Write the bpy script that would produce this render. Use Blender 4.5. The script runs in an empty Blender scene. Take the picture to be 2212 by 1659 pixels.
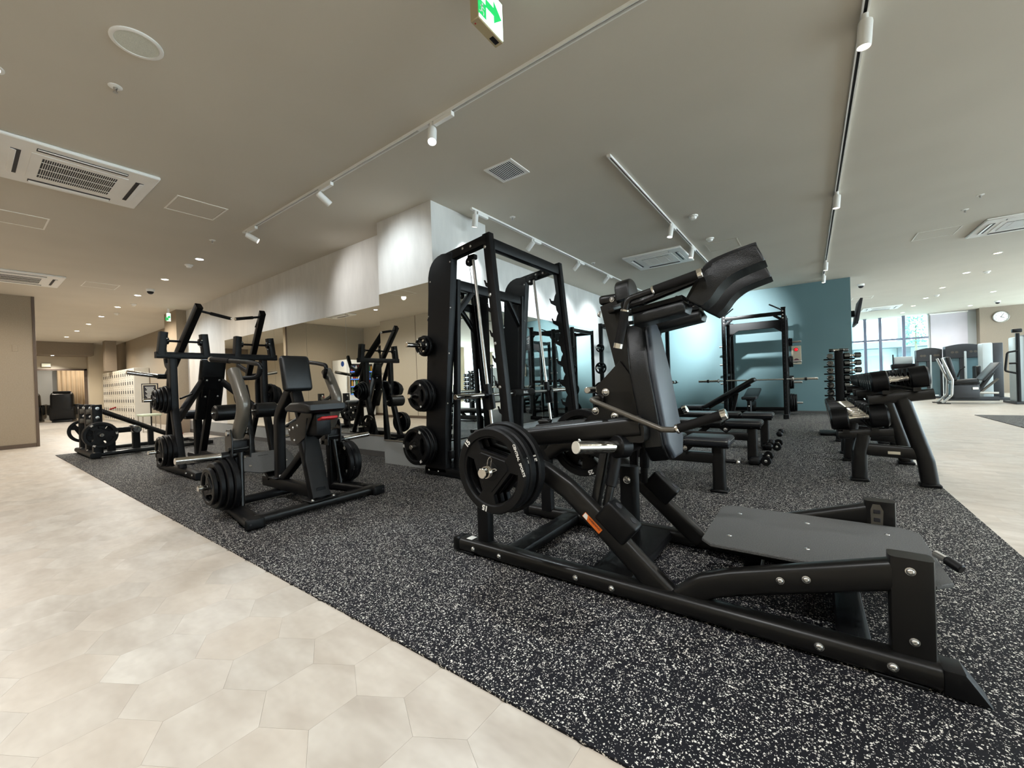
import bpy, bmesh, math, random
from mathutils import Vector, Matrix
random.seed(7)
PI = math.pi
sc = bpy.context.scene
COL = sc.collection

# ------------------------------------------------------------------ camera
cam_data = bpy.data.cameras.new('camera')
cam = bpy.data.objects.new('camera', cam_data)
COL.objects.link(cam)
cam_data.sensor_width = 36.0
cam_data.lens = 876.9229 / 2212 * 36
cam_data.clip_start = 0.05
cam_data.clip_end = 200
_r = (0.80713431, 0.58934359, -0.03476118)
_u = (0.02522295, 0.02440251, 0.99938397)
_b = (0.58982879, -0.80751387, 0.00483112)
cam.matrix_world = Matrix(((_r[0], _u[0], _b[0], 0), (_r[1], _u[1], _b[1], 0), (_r[2], _u[2], _b[2], 0.95), (0, 0, 0, 1)))
sc.camera = cam

# ------------------------------------------------------------------ world, exposure
world = bpy.data.worlds.new('world')
sc.world = world
world.use_nodes = True
_bg = world.node_tree.nodes['Background']
_bg.inputs['Color'].default_value = (0.72, 0.90, 1.0, 1)
_bg.inputs['Strength'].default_value = 5.8
vs = sc.view_settings
vs.view_transform = 'Standard'
vs.look = 'None'
vs.gamma = 1.0
vs.use_curve_mapping = False
vs.exposure = 1.07
cy = sc.cycles
cy.use_denoising = True
cy.max_bounces = 5
cy.diffuse_bounces = 3
cy.glossy_bounces = 4
cy.use_adaptive_sampling = True
cy.adaptive_threshold = 0.04
cy.adaptive_min_samples = 12
cy.light_sampling_threshold = 0.03
cy.sample_clamp_indirect = 4.0
cy.caustics_reflective = False
cy.caustics_refractive = False

HC = 2.965            # ceiling height
MAT_Z = 0.008         # top of the rubber flooring

# ------------------------------------------------------------------ lamp power settings
P_DOWN = 60.0         # recessed downlights
P_TRACK = 58.0        # track spots
WARM = (1.0, 0.89, 0.74)
NEUT = (0.97, 0.99, 1.0)
COOL = (0.84, 0.94, 1.0)

# ------------------------------------------------------------------ helpers
def lin(h):
    h = h.lstrip('#')
    out = []
    for i in (0, 2, 4):
        c = int(h[i:i+2], 16) / 255
        out.append(c / 12.92 if c <= 0.04045 else ((c + 0.055) / 1.055) ** 2.4)
    return (*out, 1)

class NT:
    def __init__(s, name):
        s.m = bpy.data.materials.new(name); s.m.use_nodes = True
        s.t = s.m.node_tree; s.b = s.t.nodes['Principled BSDF']
    def n(s, typ, **kw):
        x = s.t.nodes.new(typ)
        for k, v in kw.items():
            if k.startswith('_'): setattr(x, k[1:], v)
            else: x.inputs[k].default_value = v
        return x
    def l(s, a, b): s.t.links.new(a, b)
    def mix(s, fac, a, b, mode='MIX'):
        x = s.t.nodes.new('ShaderNodeMix'); x.data_type = 'RGBA'; x.blend_type = mode
        for sock, v in ((x.inputs[0], fac), (x.inputs[6], a), (x.inputs[7], b)):
            if hasattr(v, 'is_linked'): s.l(v, sock)
            else: sock.default_value = v
        return x.outputs[2]
    def math(s, op, a, b=0.0):
        x = s.t.nodes.new('ShaderNodeMath'); x.operation = op
        for sock, v in ((x.inputs[0], a), (x.inputs[1], b)):
            if hasattr(v, 'is_linked'): s.l(v, sock)
            else: sock.default_value = v
        return x.outputs[0]
    def ramp(s, fac, a, b):
        x = s.t.nodes.new('ShaderNodeMapRange')
        s.l(fac, x.inputs[0]); x.inputs[1].default_value = a; x.inputs[2].default_value = b
        return x.outputs[0]

def mat(name, color, rough=0.5, metal=0.0, var=0.12, vscale=6.0, bump=0.0, bscale=200.0, emit=None, estr=0.0, alpha=None, spec=None):
    k = NT(name); c = lin(color)
    tc = k.n('ShaderNodeTexCoord')
    nz = k.n('ShaderNodeTexNoise', Scale=vscale, Detail=1.0)
    k.l(tc.outputs['Object'], nz.inputs['Vector'])
    dark = tuple(x * (1 - var) for x in c[:3]) + (1,)
    lite = tuple(min(1, x * (1 + var)) for x in c[:3]) + (1,)
    k.l(k.mix(k.ramp(nz.outputs['Fac'], 0.3, 0.7), dark, lite), k.b.inputs['Base Color'])
    k.b.inputs['Roughness'].default_value = rough
    k.b.inputs['Metallic'].default_value = metal
    if spec is not None: k.b.inputs['Specular IOR Level'].default_value = spec
    if bump >= 0.2:
        nb = k.n('ShaderNodeTexNoise', Scale=bscale, Detail=0.0)
        k.l(tc.outputs['Object'], nb.inputs['Vector'])
        bp = k.n('ShaderNodeBump', Strength=bump, Distance=0.002)
        k.l(nb.outputs['Fac'], bp.inputs['Height']); k.l(bp.outputs['Normal'], k.b.inputs['Normal'])
    if emit:
        k.b.inputs['Emission Color'].default_value = lin(emit)
        k.b.inputs['Emission Strength'].default_value = estr
    return k.m

M = {}
M['black'] = mat('black_powder_coat', '#0c0c0d', 0.44, 0.0, 0.08, 8, spec=0.22)
M['satin'] = mat('satin_black_paint', '#121110', 0.34, 0.0, 0.08, 8, spec=0.36)
M['grey'] = mat('grey_metallic_paint', '#5d5850', 0.30, 0.35, 0.06, 8)
M['rubber'] = mat('black_rubber', '#0b0b0c', 0.46, 0.0, 0.10, 10, spec=0.22)
M['vinyl'] = mat('black_vinyl', '#0f1011', 0.36, 0.0, 0.08, 6, 0.25, 420, spec=0.38)
M['vinyl_grey'] = mat('slate_vinyl', '#2f343b', 0.46, 0.0, 0.05, 5, 0.15, 500)
M['vinyl_dark'] = mat('charcoal_vinyl', '#1c1e22', 0.45, 0.0, 0.06, 5, 0.2, 500, spec=0.35)
M['chrome'] = mat('chrome', '#dcd8d0', 0.12, 1.0, 0.03, 5)
M['steel'] = mat('brushed_steel', '#c4c2bd', 0.28, 1.0, 0.06, 20)
M['bolt'] = mat('zinc_bolt', '#cfcfcd', 0.25, 1.0, 0.05, 60)
M['white'] = mat('white_plastic', '#f6f4ef', 0.45, 0.0, 0.02, 4)
M['white_metal'] = mat('white_track_paint', '#f0eee9', 0.40, 0.0, 0.02, 4)
M['dark'] = mat('dark_slot', '#17151a', 0.60, 0.0, 0.1, 20)
M['ink'] = mat('white_print', '#e9e7e0', 0.5, 0.0, 0.02, 4)
M['orange'] = mat('orange_sticker', '#d9691c', 0.5, 0.0, 0.05, 30)
M['red'] = mat('red_paint', '#b01e22', 0.4, 0.0, 0.06, 10)
M['foam'] = mat('foam_grip', '#12100f', 0.75, 0.0, 0.1, 30, 0.3, 900, spec=0.2)
M['bulb_cool'] = mat('lamp_lens_cool', '#ffffff', 0.4, emit='#eaf4ff', estr=14.0)
M['bulb_warm'] = mat('lamp_lens_warm', '#ffffff', 0.4, emit='#ffe6bd', estr=14.0)
M['bulb_soft'] = mat('lamp_lens_soft', '#ffffff', 0.4, emit='#fff6ea', estr=3.0)

def new_obj(name, data, parent=None):
    o = bpy.data.objects.new(name, data); COL.objects.link(o)
    if parent is not None: o.parent = parent
    return o

def thing(name, loc, label, cat, group=None, rotz=0.0):
    o = new_obj(name, None); o.location = loc; o.rotation_euler = (0, 0, rotz)
    o.empty_display_size = 0.1
    return tag(o, label, cat, group)

def tag(o, label, cat, group=None):
    o['label'] = label; o['category'] = cat
    if group: o['group'] = group
    return o

def struct(o, label=None):
    o['kind'] = 'structure'
    if label: o['label'] = label
    return o

_rb = {}
def _rbox(d, r, seg):
    key = (round(d[0], 4), round(d[1], 4), round(d[2], 4), round(r, 4), seg)
    if key not in _rb:
        bm = bmesh.new(); bmesh.ops.create_cube(bm, size=1)
        bmesh.ops.scale(bm, vec=d, verts=bm.verts)
        bmesh.ops.bevel(bm, geom=bm.edges[:], offset=min(r, min(d) * 0.49), segments=seg, profile=0.5, affect='EDGES', clamp_overlap=True)
        bm.verts.index_update()
        _rb[key] = ([v.co.copy() for v in bm.verts], [[v.index for v in f.verts] for f in bm.faces]); bm.free()
    return _rb[key]

def fillet(pts, rad, seg=5):
    pts = [Vector(p) for p in pts]
    if rad <= 0 or len(pts) < 3: return pts
    out = [pts[0]]
    for i in range(1, len(pts) - 1):
        a, b, c = pts[i-1], pts[i], pts[i+1]
        u = (a - b); w = (c - b); lu, lw = u.length, w.length; u /= lu; w /= lw
        ang = u.angle(w, PI)
        if ang > PI - 0.03: out.append(b); continue
        d = min(rad / math.tan(ang / 2), lu * 0.48, lw * 0.48)
        p0, p1 = b + u * d, b + w * d
        for k in range(seg + 1):
            t = k / seg
            out.append(p0 * (1-t)**2 + b * 2*t*(1-t) + p1 * t*t)
    out.append(pts[-1])
    return out

def rrect(w, h, r, seg=3):
    r = min(r, w/2 - 1e-5, h/2 - 1e-5); out = []
    for cx, cy_, a0 in ((w/2-r, h/2-r, 0), (-w/2+r, h/2-r, PI/2), (-w/2+r, -h/2+r, PI), (w/2-r, -h/2+r, 1.5*PI)):
        for k in range(seg + 1):
            a = a0 + PI/2 * k / seg
            out.append((cx + r*math.cos(a), cy_ + r*math.sin(a)))
    return out

def circ(r, n): return [(r*math.cos(2*PI*i/n), r*math.sin(2*PI*i/n)) for i in range(n)]

class MB:
    """collects shapes of ONE part"""
    def __init__(s, M4=None): s.v = []; s.f = []; s.M = M4
    def add(s, vs_, fs):
        o = len(s.v)
        if s.M is not None: vs_ = [s.M @ Vector(v) for v in vs_]
        s.v += [tuple(v) for v in vs_]; s.f += [[i + o for i in f] for f in fs]
        return s
    def box(s, c, d, rot=None):
        x, y, z = (k/2 for k in d)
        vv = [Vector(p) for p in ((-x,-y,-z),(x,-y,-z),(x,y,-z),(-x,y,-z),(-x,-y,z),(x,-y,z),(x,y,z),(-x,y,z))]
        if rot is not None: vv = [rot @ p for p in vv]
        c = Vector(c)
        return s.add([p + c for p in vv], [(0,3,2,1),(4,5,6,7),(0,1,5,4),(1,2,6,5),(2,3,7,6),(3,0,4,7)])
    def span(s, a, b):
        return s.box([(p+q)/2 for p, q in zip(a, b)], [abs(q-p) for p, q in zip(a, b)])
    def rbox(s, c, d, r, seg=2, rot=None):
        vv, ff = _rbox(d, r, seg); c = Vector(c)
        return s.add([(rot @ p if rot is not None else p) + c for p in vv], ff)
    def rspan(s, a, b, r=0.01, seg=2):
        return s.rbox([(p+q)/2 for p, q in zip(a, b)], [abs(q-p) for p, q in zip(a, b)], r, seg)
    def sweep(s, pts, prof, up=(0,0,1), caps=True, bend=0.0, scale=None):
        pts = fillet(pts, bend); n = len(prof); up = Vector(up); vv = []; ff = []
        for i, p in enumerate(pts):
            t = (pts[min(i+1, len(pts)-1)] - pts[max(i-1, 0)])
            if 0 < i < len(pts)-1:
                t = (pts[i+1]-p).normalized() + (p-pts[i-1]).normalized()
            t.normalize()
            nn = up - t * up.dot(t)
            if nn.length < 1e-4: nn = Vector((1,0,0)) - t * t.x
            nn.normalize(); bb = t.cross(nn)
            k = scale[i] if scale else 1.0
            vv += [p + bb * (q[0]*k) + nn * (q[1]*k) for q in prof]
        for i in range(len(pts)-1):
            for j in range(n):
                a = i*n + j; b = i*n + (j+1) % n
                ff.append((a, b, b+n, a+n))
        if caps:
            ff.append(tuple(reversed(range(n)))); ff.append(tuple(range((len(pts)-1)*n, len(pts)*n)))
        return s.add(vv, ff)
    def tube(s, pts, r, n=12, bend=0.0, up=(0.13,0.21,1)):
        return s.sweep(pts, circ(r, n), up, True, bend)
    def beam(s, pts, w, h, rc=0.008, up=(0,0,1), bend=0.0, seg=2):
        return s.sweep(pts, rrect(w, h, rc, seg), up, True, bend)
    def lathe(s, prof, o=(0,0,0), d=(0,0,1), n=28):
        d = Vector(d).normalized(); o = Vector(o)
        u = d.orthogonal().normalized(); w = d.cross(u); vv = []; ff = []
        for r_, a in prof:
            for i in range(n):
                t = 2*PI*i/n
                vv.append(o + d*a + (u*math.cos(t) + w*math.sin(t)) * max(r_, 1e-5))
        for k in range(len(prof)-1):
            for i in range(n):
                j = (i+1) % n
                ff.append((k*n+i, k*n+j, (k+1)*n+j, (k+1)*n+i))
        if prof[0][0] > 1e-4 and prof[0] != prof[-1] and prof[0][1] != prof[1][1]: ff.append(tuple(reversed(range(n))))
        if prof[-1][0] > 1e-4 and prof[0] != prof[-1] and prof[-1][1] != prof[-2][1]: ff.append(tuple(range((len(prof)-1)*n, len(prof)*n)))
        return s.add(vv, ff)
    def cyl(s, a, b, r, n=20, ch=0.0):
        a = Vector(a); b = Vector(b); L = (b-a).length
        pr = [(r, 0), (r, L)] if not ch else [(r-ch, 0), (r, ch), (r, L-ch), (r-ch, L)]
        return s.lathe(pr, a, b-a, n)
    def prism(s, poly, o, u, v, th, r=0.0, seg=2):
        """polygon in the plane (u, v) through o, thickness th along u x v, edges rounded by r"""
        o, u, v = Vector(o), Vector(u).normalized(), Vector(v).normalized(); w = u.cross(v)
        if r <= 0:
            n = len(poly)
            vv = [o + u*p[0] + v*p[1] - w*th/2 for p in poly] + [o + u*p[0] + v*p[1] + w*th/2 for p in poly]
            ff = [tuple(reversed(range(n))), tuple(range(n, 2*n))] + [(i, (i+1) % n, (i+1) % n + n, i+n) for i in range(n)]
            return s.add(vv, ff)
        bm = bmesh.new()
        a = [bm.verts.new((p[0], p[1], -th/2)) for p in poly]; b = [bm.verts.new((p[0], p[1], th/2)) for p in poly]
        n = len(poly); bm.faces.new(a[::-1]); bm.faces.new(b)
        for i in range(n): bm.faces.new((a[i], a[(i+1) % n], b[(i+1) % n], b[i]))
        rim = [e for e in bm.edges if e.verts[0].co.z * e.verts[1].co.z > 0]
        bmesh.ops.bevel(bm, geom=rim, offset=r, segments=seg, profile=0.5, affect='EDGES', clamp_overlap=True)
        bm.verts.index_update()
        vv = [o + u*q.co.x + v*q.co.y + w*q.co.z for q in bm.verts]; ff = [[q.index for q in f.verts] for f in bm.faces]
        bm.free()
        return s.add(vv, ff)
    def mesh(s, name, m, smooth=38):
        me = bpy.data.meshes.new(name); me.from_pydata(s.v, [], s.f)
        me.validate(); me.update()
        if m is not None: me.materials.append(M[m] if isinstance(m, str) else m)
        bm = bmesh.new(); bm.from_mesh(me); bmesh.ops.recalc_face_normals(bm, faces=bm.faces[:]); bm.to_mesh(me); bm.free()
        if smooth:
            me.polygons.foreach_set('use_smooth', [True] * len(me.polygons))
            me.set_sharp_from_angle(angle=math.radians(smooth))
        return me
    def build(s, name, m, parent=None, smooth=38):
        """vertices are in world coordinates; stored relative to the root of the parent"""
        if parent is not None:
            q = parent
            while q.parent is not None: q = q.parent
            o = q.get('_o')
            if o is not None:
                o = Vector(o); s.v = [tuple(Vector(p) - o) for p in s.v]
        return new_obj(name, s.mesh(name, m, smooth), parent)

def machine(name, o, label, cat, group=None, z=MAT_Z):
    """a thing whose parts are written in world coordinates with the floor at 0"""
    t = thing(name, (o[0], o[1], z), label, cat, group); t['_o'] = (o[0], o[1], 0.0)
    return t

def copy_tree(o, parent=None):
    c = o.copy(); COL.objects.link(c)
    if parent is not None: c.parent = parent
    for ch in list(o.children): copy_tree(ch, c)
    return c

_boltmesh = {}
def bolt(parent, p, n, r=0.012, h=0.008, m='bolt'):
    """domed bolt head with washer; p in the same coordinates as the other parts"""
    if (r, h, m) not in _boltmesh:
        _boltmesh[(r, h, m)] = MB().lathe([(r*1.25, 0), (r*1.25, h*0.22), (r, h*0.25), (r*0.95, h*0.6), (r*0.7, h*0.9), (r*0.42, h), (r*0.38, h*0.7), (0, h*0.7)], n=14).mesh('bolt', m)
    b = new_obj('bolt', _boltmesh[(r, h, m)], parent)
    q = parent
    while q.parent is not None: q = q.parent
    o = Vector(q.get('_o', (0, 0, 0)))
    b.location = Vector(p) - o
    b.rotation_euler = Vector((0, 0, 1)).rotation_difference(Vector(n).normalized()).to_euler()
    return b

_txt = {}
def text_mesh(s, size, depth=0.0006, m='ink', bold=0.0):
    key = (s, size, m, bold)
    if key not in _txt:
        c = bpy.data.curves.new('text', 'FONT'); c.body = s; c.size = size; c.extrude = depth; c.align_x = 'CENTER'; c.align_y = 'CENTER'
        c.offset = bold
        o = bpy.data.objects.new('text', c); COL.objects.link(o)
        dg = bpy.context.evaluated_depsgraph_get()
        me = bpy.data.meshes.new_from_object(o.evaluated_get(dg))
        bpy.data.objects.remove(o); me.materials.clear(); me.materials.append(M[m]); _txt[key] = me
    return _txt[key]

def frame_mat(o, x, z):
    """matrix with local x and z axes along x and z"""
    z = Vector(z).normalized(); x = Vector(x); x = (x - z * x.dot(z)).normalized(); y = z.cross(x)
    return Matrix(((x.x, y.x, z.x, o[0]), (x.y, y.y, z.y, o[1]), (x.z, y.z, z.z, o[2]), (0, 0, 0, 1)))

def letters(parent, name, s, size, p, x, z, m='ink', bold=0.0):
    """flat lettering at p (same coordinates as the parts), reading along x, facing z"""
    o = new_obj(name, text_mesh(s, size, m=m, bold=bold), parent)
    q = parent
    while q.parent is not None: q = q.parent
    off = Vector(q.get('_o', (0, 0, 0)))
    o.matrix_local = frame_mat(Vector(p) - off, x, z)
    return o

ORD = ['first', 'second', 'third', 'fourth', 'fifth', 'sixth', 'seventh', 'eighth', 'ninth', 'tenth', 'eleventh', 'twelfth', 'thirteenth', 'fourteenth']

def spot(loc, aim, power, color, size=70, blend=0.6, radius=0.04, name='lamp', parent=None):
    d = bpy.data.lights.new(name, 'SPOT'); d.energy = power; d.color = color; d.spot_size = math.radians(size); d.spot_blend = blend; d.shadow_soft_size = radius
    o = bpy.data.objects.new(name, d); COL.objects.link(o)
    o.rotation_euler = Vector((0, 0, -1)).rotation_difference((Vector(aim) - Vector(loc)).normalized()).to_euler()
    if parent is not None:
        o.parent = parent; o.location = Vector(loc) - Vector(parent.location)
    else:
        o.location = loc
    return o
# ================================================================== STRUCTURE MATERIALS
def mat_plaster(name, base, streak, rough=0.75, bump=0.0, sx=2.5, sz=0.6, detail=3.0):
    k = NT(name)
    g = k.n('ShaderNodeNewGeometry')
    mp = k.n('ShaderNodeMapping'); mp.inputs['Scale'].default_value = (sx, sx, sz)
    k.l(g.outputs['Position'], mp.inputs['Vector'])
    n1 = k.n('ShaderNodeTexNoise', Scale=2.2, Detail=detail, Roughness=0.65); k.l(mp.outputs[0], n1.inputs['Vector'])
    k.l(k.mix(k.ramp(n1.outputs['Fac'], 0.3, 0.72), lin(base), lin(streak)), k.b.inputs['Base Color'])
    k.b.inputs['Roughness'].default_value = rough
    if bump:
        n2 = k.n('ShaderNodeTexNoise', Scale=70.0, Detail=1.0); k.l(g.outputs['Position'], n2.inputs['Vector'])
        bp = k.n('ShaderNodeBump', Strength=bump, Distance=0.003)
        k.l(n2.outputs['Fac'], bp.inputs['Height']); k.l(bp.outputs['Normal'], k.b.inputs['Normal'])
    return k.m
M['plaster'] = mat_plaster('pale_plaster', '#dedbd6', '#cfccc7', 0.75, 0.2)
M['beige'] = mat_plaster('beige_textile_wallpaper', '#9f917e', '#978975', 0.8, 0, 30, 30, 1.0)
M['beige_rear_lit'] = mat_plaster('beige_wallpaper_lit', '#cabda9', '#c2b5a1', 0.8, 0, 30, 30, 1.0)  # same wallpaper as beige, colour lightened in place of light on the rear wall
M['taupe'] = mat_plaster('taupe_wallpaper', '#8f8272', '#877a6a', 0.8, 0, 30, 30, 1.0)
M['ceil'] = mat_plaster('taupe_ceiling_paint', '#d4ccbe', '#d1c9bb', 0.85, 0, 1, 1, 0.0)
M['teal'] = mat_plaster('teal_wall_paint', '#607c81', '#5d797e', 0.6, 0, 1, 1, 0.0)
M['cream'] = mat_plaster('cream_wall_paint', '#cdbfa6', '#c6b89f', 0.7, 0, 1, 1, 0.0)
M['lightgrey'] = mat_plaster('light_grey_paint', '#b9bcbc', '#b3b6b6', 0.7, 0, 1, 1, 0.0)
M['base'] = mat('grey_baseboard', '#4d4b4a', 0.5, 0, 0.05, 8)
M['base_brown'] = mat('brown_baseboard', '#5b4b3d', 0.5, 0, 0.05, 8)
M['mirror'] = mat('mirror_glass', '#e2e6e3', 0.0, 1.0, 0.0, 1)

def mat_tile(name, island):
    k = NT(name)
    if island:
        rnd = k.n('ShaderNodeNewGeometry').outputs['Random Per Island']
    else:
        rnd = k.n('ShaderNodeObjectInfo').outputs['Random']
    g = k.n('ShaderNodeNewGeometry')
    wn = k.n('ShaderNodeTexWhiteNoise', _noise_dimensions='1D'); k.l(rnd, wn.inputs['W'])
    off = k.n('ShaderNodeVectorMath', _operation='SCALE', Scale=9.0); k.l(wn.outputs['Color'], off.inputs[0])
    ad = k.n('ShaderNodeVectorMath', _operation='ADD'); k.l(g.outputs['Position'], ad.inputs[0]); k.l(off.outputs[0], ad.inputs[1])
    rot = k.n('ShaderNodeMapping'); rot.inputs['Rotation'].default_value = (0, 0, 0.9); rot.inputs['Scale'].default_value = (1.0, 2.6, 1)
    k.l(ad.outputs[0], rot.inputs['Vector'])
    n1 = k.n('ShaderNodeTexNoise', Scale=3.2, Detail=3.0, Roughness=0.6); k.l(rot.outputs[0], n1.inputs['Vector'])
    n2 = k.n('ShaderNodeTexNoise', Scale=26.0, Detail=1.0); k.l(g.outputs['Position'], n2.inputs['Vector'])
    c = k.mix(k.ramp(n1.outputs['Fac'], 0.30, 0.70), lin('#a89e92'), lin('#c9c2b7'))
    c = k.mix(k.math('MULTIPLY', wn.outputs['Value'], 0.45), c, lin('#c0b1a0'))
    c = k.mix(k.math('MULTIPLY', k.ramp(n2.outputs['Fac'], 0.45, 0.8), 0.18), c, lin('#a2978a'))
    k.l(c, k.b.inputs['Base Color'])
    k.l(k.math('ADD', k.math('MULTIPLY', n2.outputs['Fac'], 0.10), 0.33), k.b.inputs['Roughness'])
    return k.m
M['tile'] = mat_tile('hexagon_vinyl_tile', False)
M['tile_far'] = mat_tile('hexagon_vinyl_tile_far', True)
M['subfloor'] = mat('tile_joint', '#b0a698', 0.6, 0, 0.05, 3)

def mat_flecks():
    k = NT('speckled_rubber_flooring')
    g = k.n('ShaderNodeNewGeometry')
    fl = None
    nd = k.n('ShaderNodeTexNoise', Scale=260.0, Detail=0.0); k.l(g.outputs['Position'], nd.inputs['Vector'])
    dis = k.n('ShaderNodeVectorMath', _operation='SCALE', Scale=0.006); k.l(nd.outputs['Color'], dis.inputs[0])
    ps = k.n('ShaderNodeVectorMath', _operation='ADD'); k.l(g.outputs['Position'], ps.inputs[0]); k.l(dis.outputs[0], ps.inputs[1])
    for scale, share, rad in ((125.0, 0.34, 0.31), (250.0, 0.28, 0.36), (75.0, 0.11, 0.17)):
        v = k.n('ShaderNodeTexVoronoi', Scale=scale); k.l(ps.outputs[0], v.inputs['Vector'])
        sp = k.n('ShaderNodeSeparateColor'); k.l(v.outputs['Color'], sp.inputs[0])
        pick = k.math('LESS_THAN', sp.outputs[0], share)
        lim = k.math('MULTIPLY', k.math('ADD', sp.outputs[1], 0.5), rad)
        one = k.math('MULTIPLY', pick, k.math('LESS_THAN', v.outputs['Distance'], lim))
        fl = one if fl is None else k.math('MAXIMUM', fl, one)
    tint = k.n('ShaderNodeTexNoise', Scale=140.0); k.l(g.outputs['Position'], tint.inputs['Vector'])
    fc = k.mix(tint.outputs['Fac'], lin('#b5b1a9'), lin('#faf6ec'))
    c = k.mix(fl, lin('#19191d'), fc)
    k.l(c, k.b.inputs['Base Color'])
    k.b.inputs['Roughness'].default_value = 0.7
    k.b.inputs['Specular IOR Level'].default_value = 0.12
    return k.m
M['flecks'] = mat_flecks()

# ================================================================== FLOOR
YW = 3.35     # mirror wall on the left
XW = -4.03    # mirror wall running away on the right
YT = 11.45    # teal wall
floor = struct(MB().span((-28, -1.8, -0.15), (9.2, 22, -0.004)).build('floor', 'subfloor'), 'pale hexagon tiled floor of the gym')
S = 0.15      # side of a hexagon tile
def hexes():
    w = S * math.sqrt(3); row = 0; y = -1.65
    while y < 21.4:
        x = -26.9 + (w/2 if row % 2 else 0)
        while x < 8.8:
            yield x - 0.10, y + 0.031
            x += w
        y += 1.5 * S; row += 1
def on_floor(x, y):
    if -9.9 < x < 0.70 and y > 1.07: return False          # rubber flooring and the core of the building
    if x <= -9.9 and y > (3.5 if x > -13 else 4.4): return False
    if x < 0.70 and y > 4.4: return False
    if x > 2.7 and 6.1 < y < 11.4: return False            # second rubber floor
    return True
def seen(x, y):
    p = Vector((x, y, -0.95)); d = p.dot(-Vector(_b))
    if d < 0.15: return None
    return (1106 + 876.9 * p.dot(Vector(_r)) / d, 829.5 - 876.9 * p.dot(Vector(_u)) / d, d)
near, far = [], []
for hx, hy in hexes():
    if not on_floor(hx, hy): continue
    q = seen(hx, hy)
    if q and -80 < q[0] < 2290 and q[1] < 1740: near.append((q[2], hx, hy))
    else: far.append((hx, hy))
near.sort()
far += [(x, y) for _, x, y in near[300:]]
def hex_poly(x, y, r): return [(x + r*math.sin(PI/3*i), y + r*math.cos(PI/3*i)) for i in range(6)]
tile_mesh = MB().prism(hex_poly(0, 0, S - 0.0003), (0, 0, -0.004), (1,0,0), (0,1,0), 0.008).mesh('tile', 'tile', None)
for _, hx, hy in near[:300]:
    o = new_obj('tile', tile_mesh, floor); o.location = (hx, hy, 0)
mb = MB()
for hx, hy in far:
    pp = hex_poly(hx, hy, S - 0.0003); mb.add([(x, y, -0.006) for x, y in pp] + [(x, y, 0) for x, y in pp], [(6,7,8,9,10,11)] + [(i, (i+1) % 6, (i+1) % 6 + 6, i + 6) for i in range(6)])
o = mb.build('tile_field', 'tile_far', floor, None); o['kind'] = 'stuff'

mat_poly = [(-10.06, 0.94), (0.826, 0.94), (0.826, YT), (XW, YT), (XW, 4.03), (-3.28, 4.03), (-3.28, 3.10), (-4.24, 3.10), (-4.24, YW), (-10.06, YW)]
struct(MB().prism(mat_poly, (0, 0, MAT_Z/2), (1,0,0), (0,1,0), MAT_Z).build('floor_rubber_mat', 'flecks'), 'black rubber gym flooring with pale flecks')
struct(MB().span((2.57, 6.0, 0), (8.0, 11.58, MAT_Z)).build('floor_rubber_mat', 'flecks'), 'dark rubber flooring beyond the dumbbell racks')

# ================================================================== WALLS, CEILING
def wall(name, a, b, m, label): return struct(MB().span(a, b).build(name, m, None, None), label)
def base(name, a, b, m='base'): return struct(MB().rspan(a, b, 0.003, 1).build(name, m))
struct(MB().span((-28, -1.8, HC), (9.2, 22, HC + 0.12)).build('ceiling', 'ceil'), 'taupe painted ceiling')
wall('wall_left', (-12.2, YW, 0), (-4.24, YW + 0.15, HC), 'plaster', 'pale plaster wall above the long mirrors')
wall('wall_right', (XW - 0.15, 4.03, 0), (XW, YT, HC), 'plaster', 'pale plaster wall behind the racks')
wall('wall_column', (-4.24, 3.10, 0), (-3.28, 4.03, HC), 'plaster', 'pale plaster corner column')
wall('wall_teal', (XW - 0.15, YT, 0), (0.78, YT + 0.12, HC), 'teal', 'teal painted end wall')
wall('wall_side', (0.66, YT + 0.12, 0), (0.78, 21.5, HC), 'lightgrey', 'light grey wall behind the teal wall')
wall('wall_rear', (-22.6, -1.80, 0), (9.2, -1.65, HC), 'beige_rear_lit', 'beige papered wall behind the walkway')
wall('wall_east', (9.0, -1.65, 0), (9.15, 21.6, 0.5), 'cream', 'cream sill wall under the added daylight openings')  # unseen openings in this wall are added so daylight lifts the ceiling
for y in (-1.2, 3.2, 7.6, 12.0, 16.4, 20.8): wall('wall_east', (9.0, y - 0.45, 0.5), (9.15, y + 0.45, HC), 'cream', 'cream pier between the added daylight openings')
wall('wall_west', (-12.50, -1.65, 0), (-12.35, 0.95, HC), 'beige', 'beige papered wall end at the left')
wall('wall_pier', (-13.13, 3.15, 0), (-12.2, YW + 0.15, HC), 'beige', 'beige pier carrying the small exit sign')
wall('wall_pier', (-13.25, YW + 0.15, 0), (-13.13, 3.80, HC), 'beige', 'return of the pier beside the stool')
wall('wall_alcove', (-22.6, 3.80, 0), (-13.13, 3.92, HC), 'beige', 'beige wall behind the lockers')
struct(MB().rspan((-12.36, 0.915, 0), (-12.335, 0.957, HC), 0.003, 1).build('trim_1', 'base_brown'), 'brown corner strip of the left wall')
base('baseboard_west', (-12.35, -1.65, 0), (-12.338, 0.915, 0.075), 'base_brown')
base('baseboard_left', (-12.2, YW - 0.012, 0.008), (-4.24, YW, 0.085))
base('baseboard_teal', (XW, YT - 0.010, 0.008), (0.78, YT, 0.06))
base('baseboard_right', (XW, 4.03, 0.008), (XW + 0.010, YT, 0.06))
base('baseboard_rear', (-12.35, -1.65, 0), (9.0, -1.638, 0.075), 'base_brown')
base('baseboard_pier', (-13.13, 3.138, 0), (-12.19, 3.15, 0.075), 'base_brown')
M['low_shade'] = mat_plaster('low_wall_shade', '#8d8f8e', '#868887', 0.7, 0, 1, 1, 0.0)  # darker grey stands in for shade on the plaster below the mirrors
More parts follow.
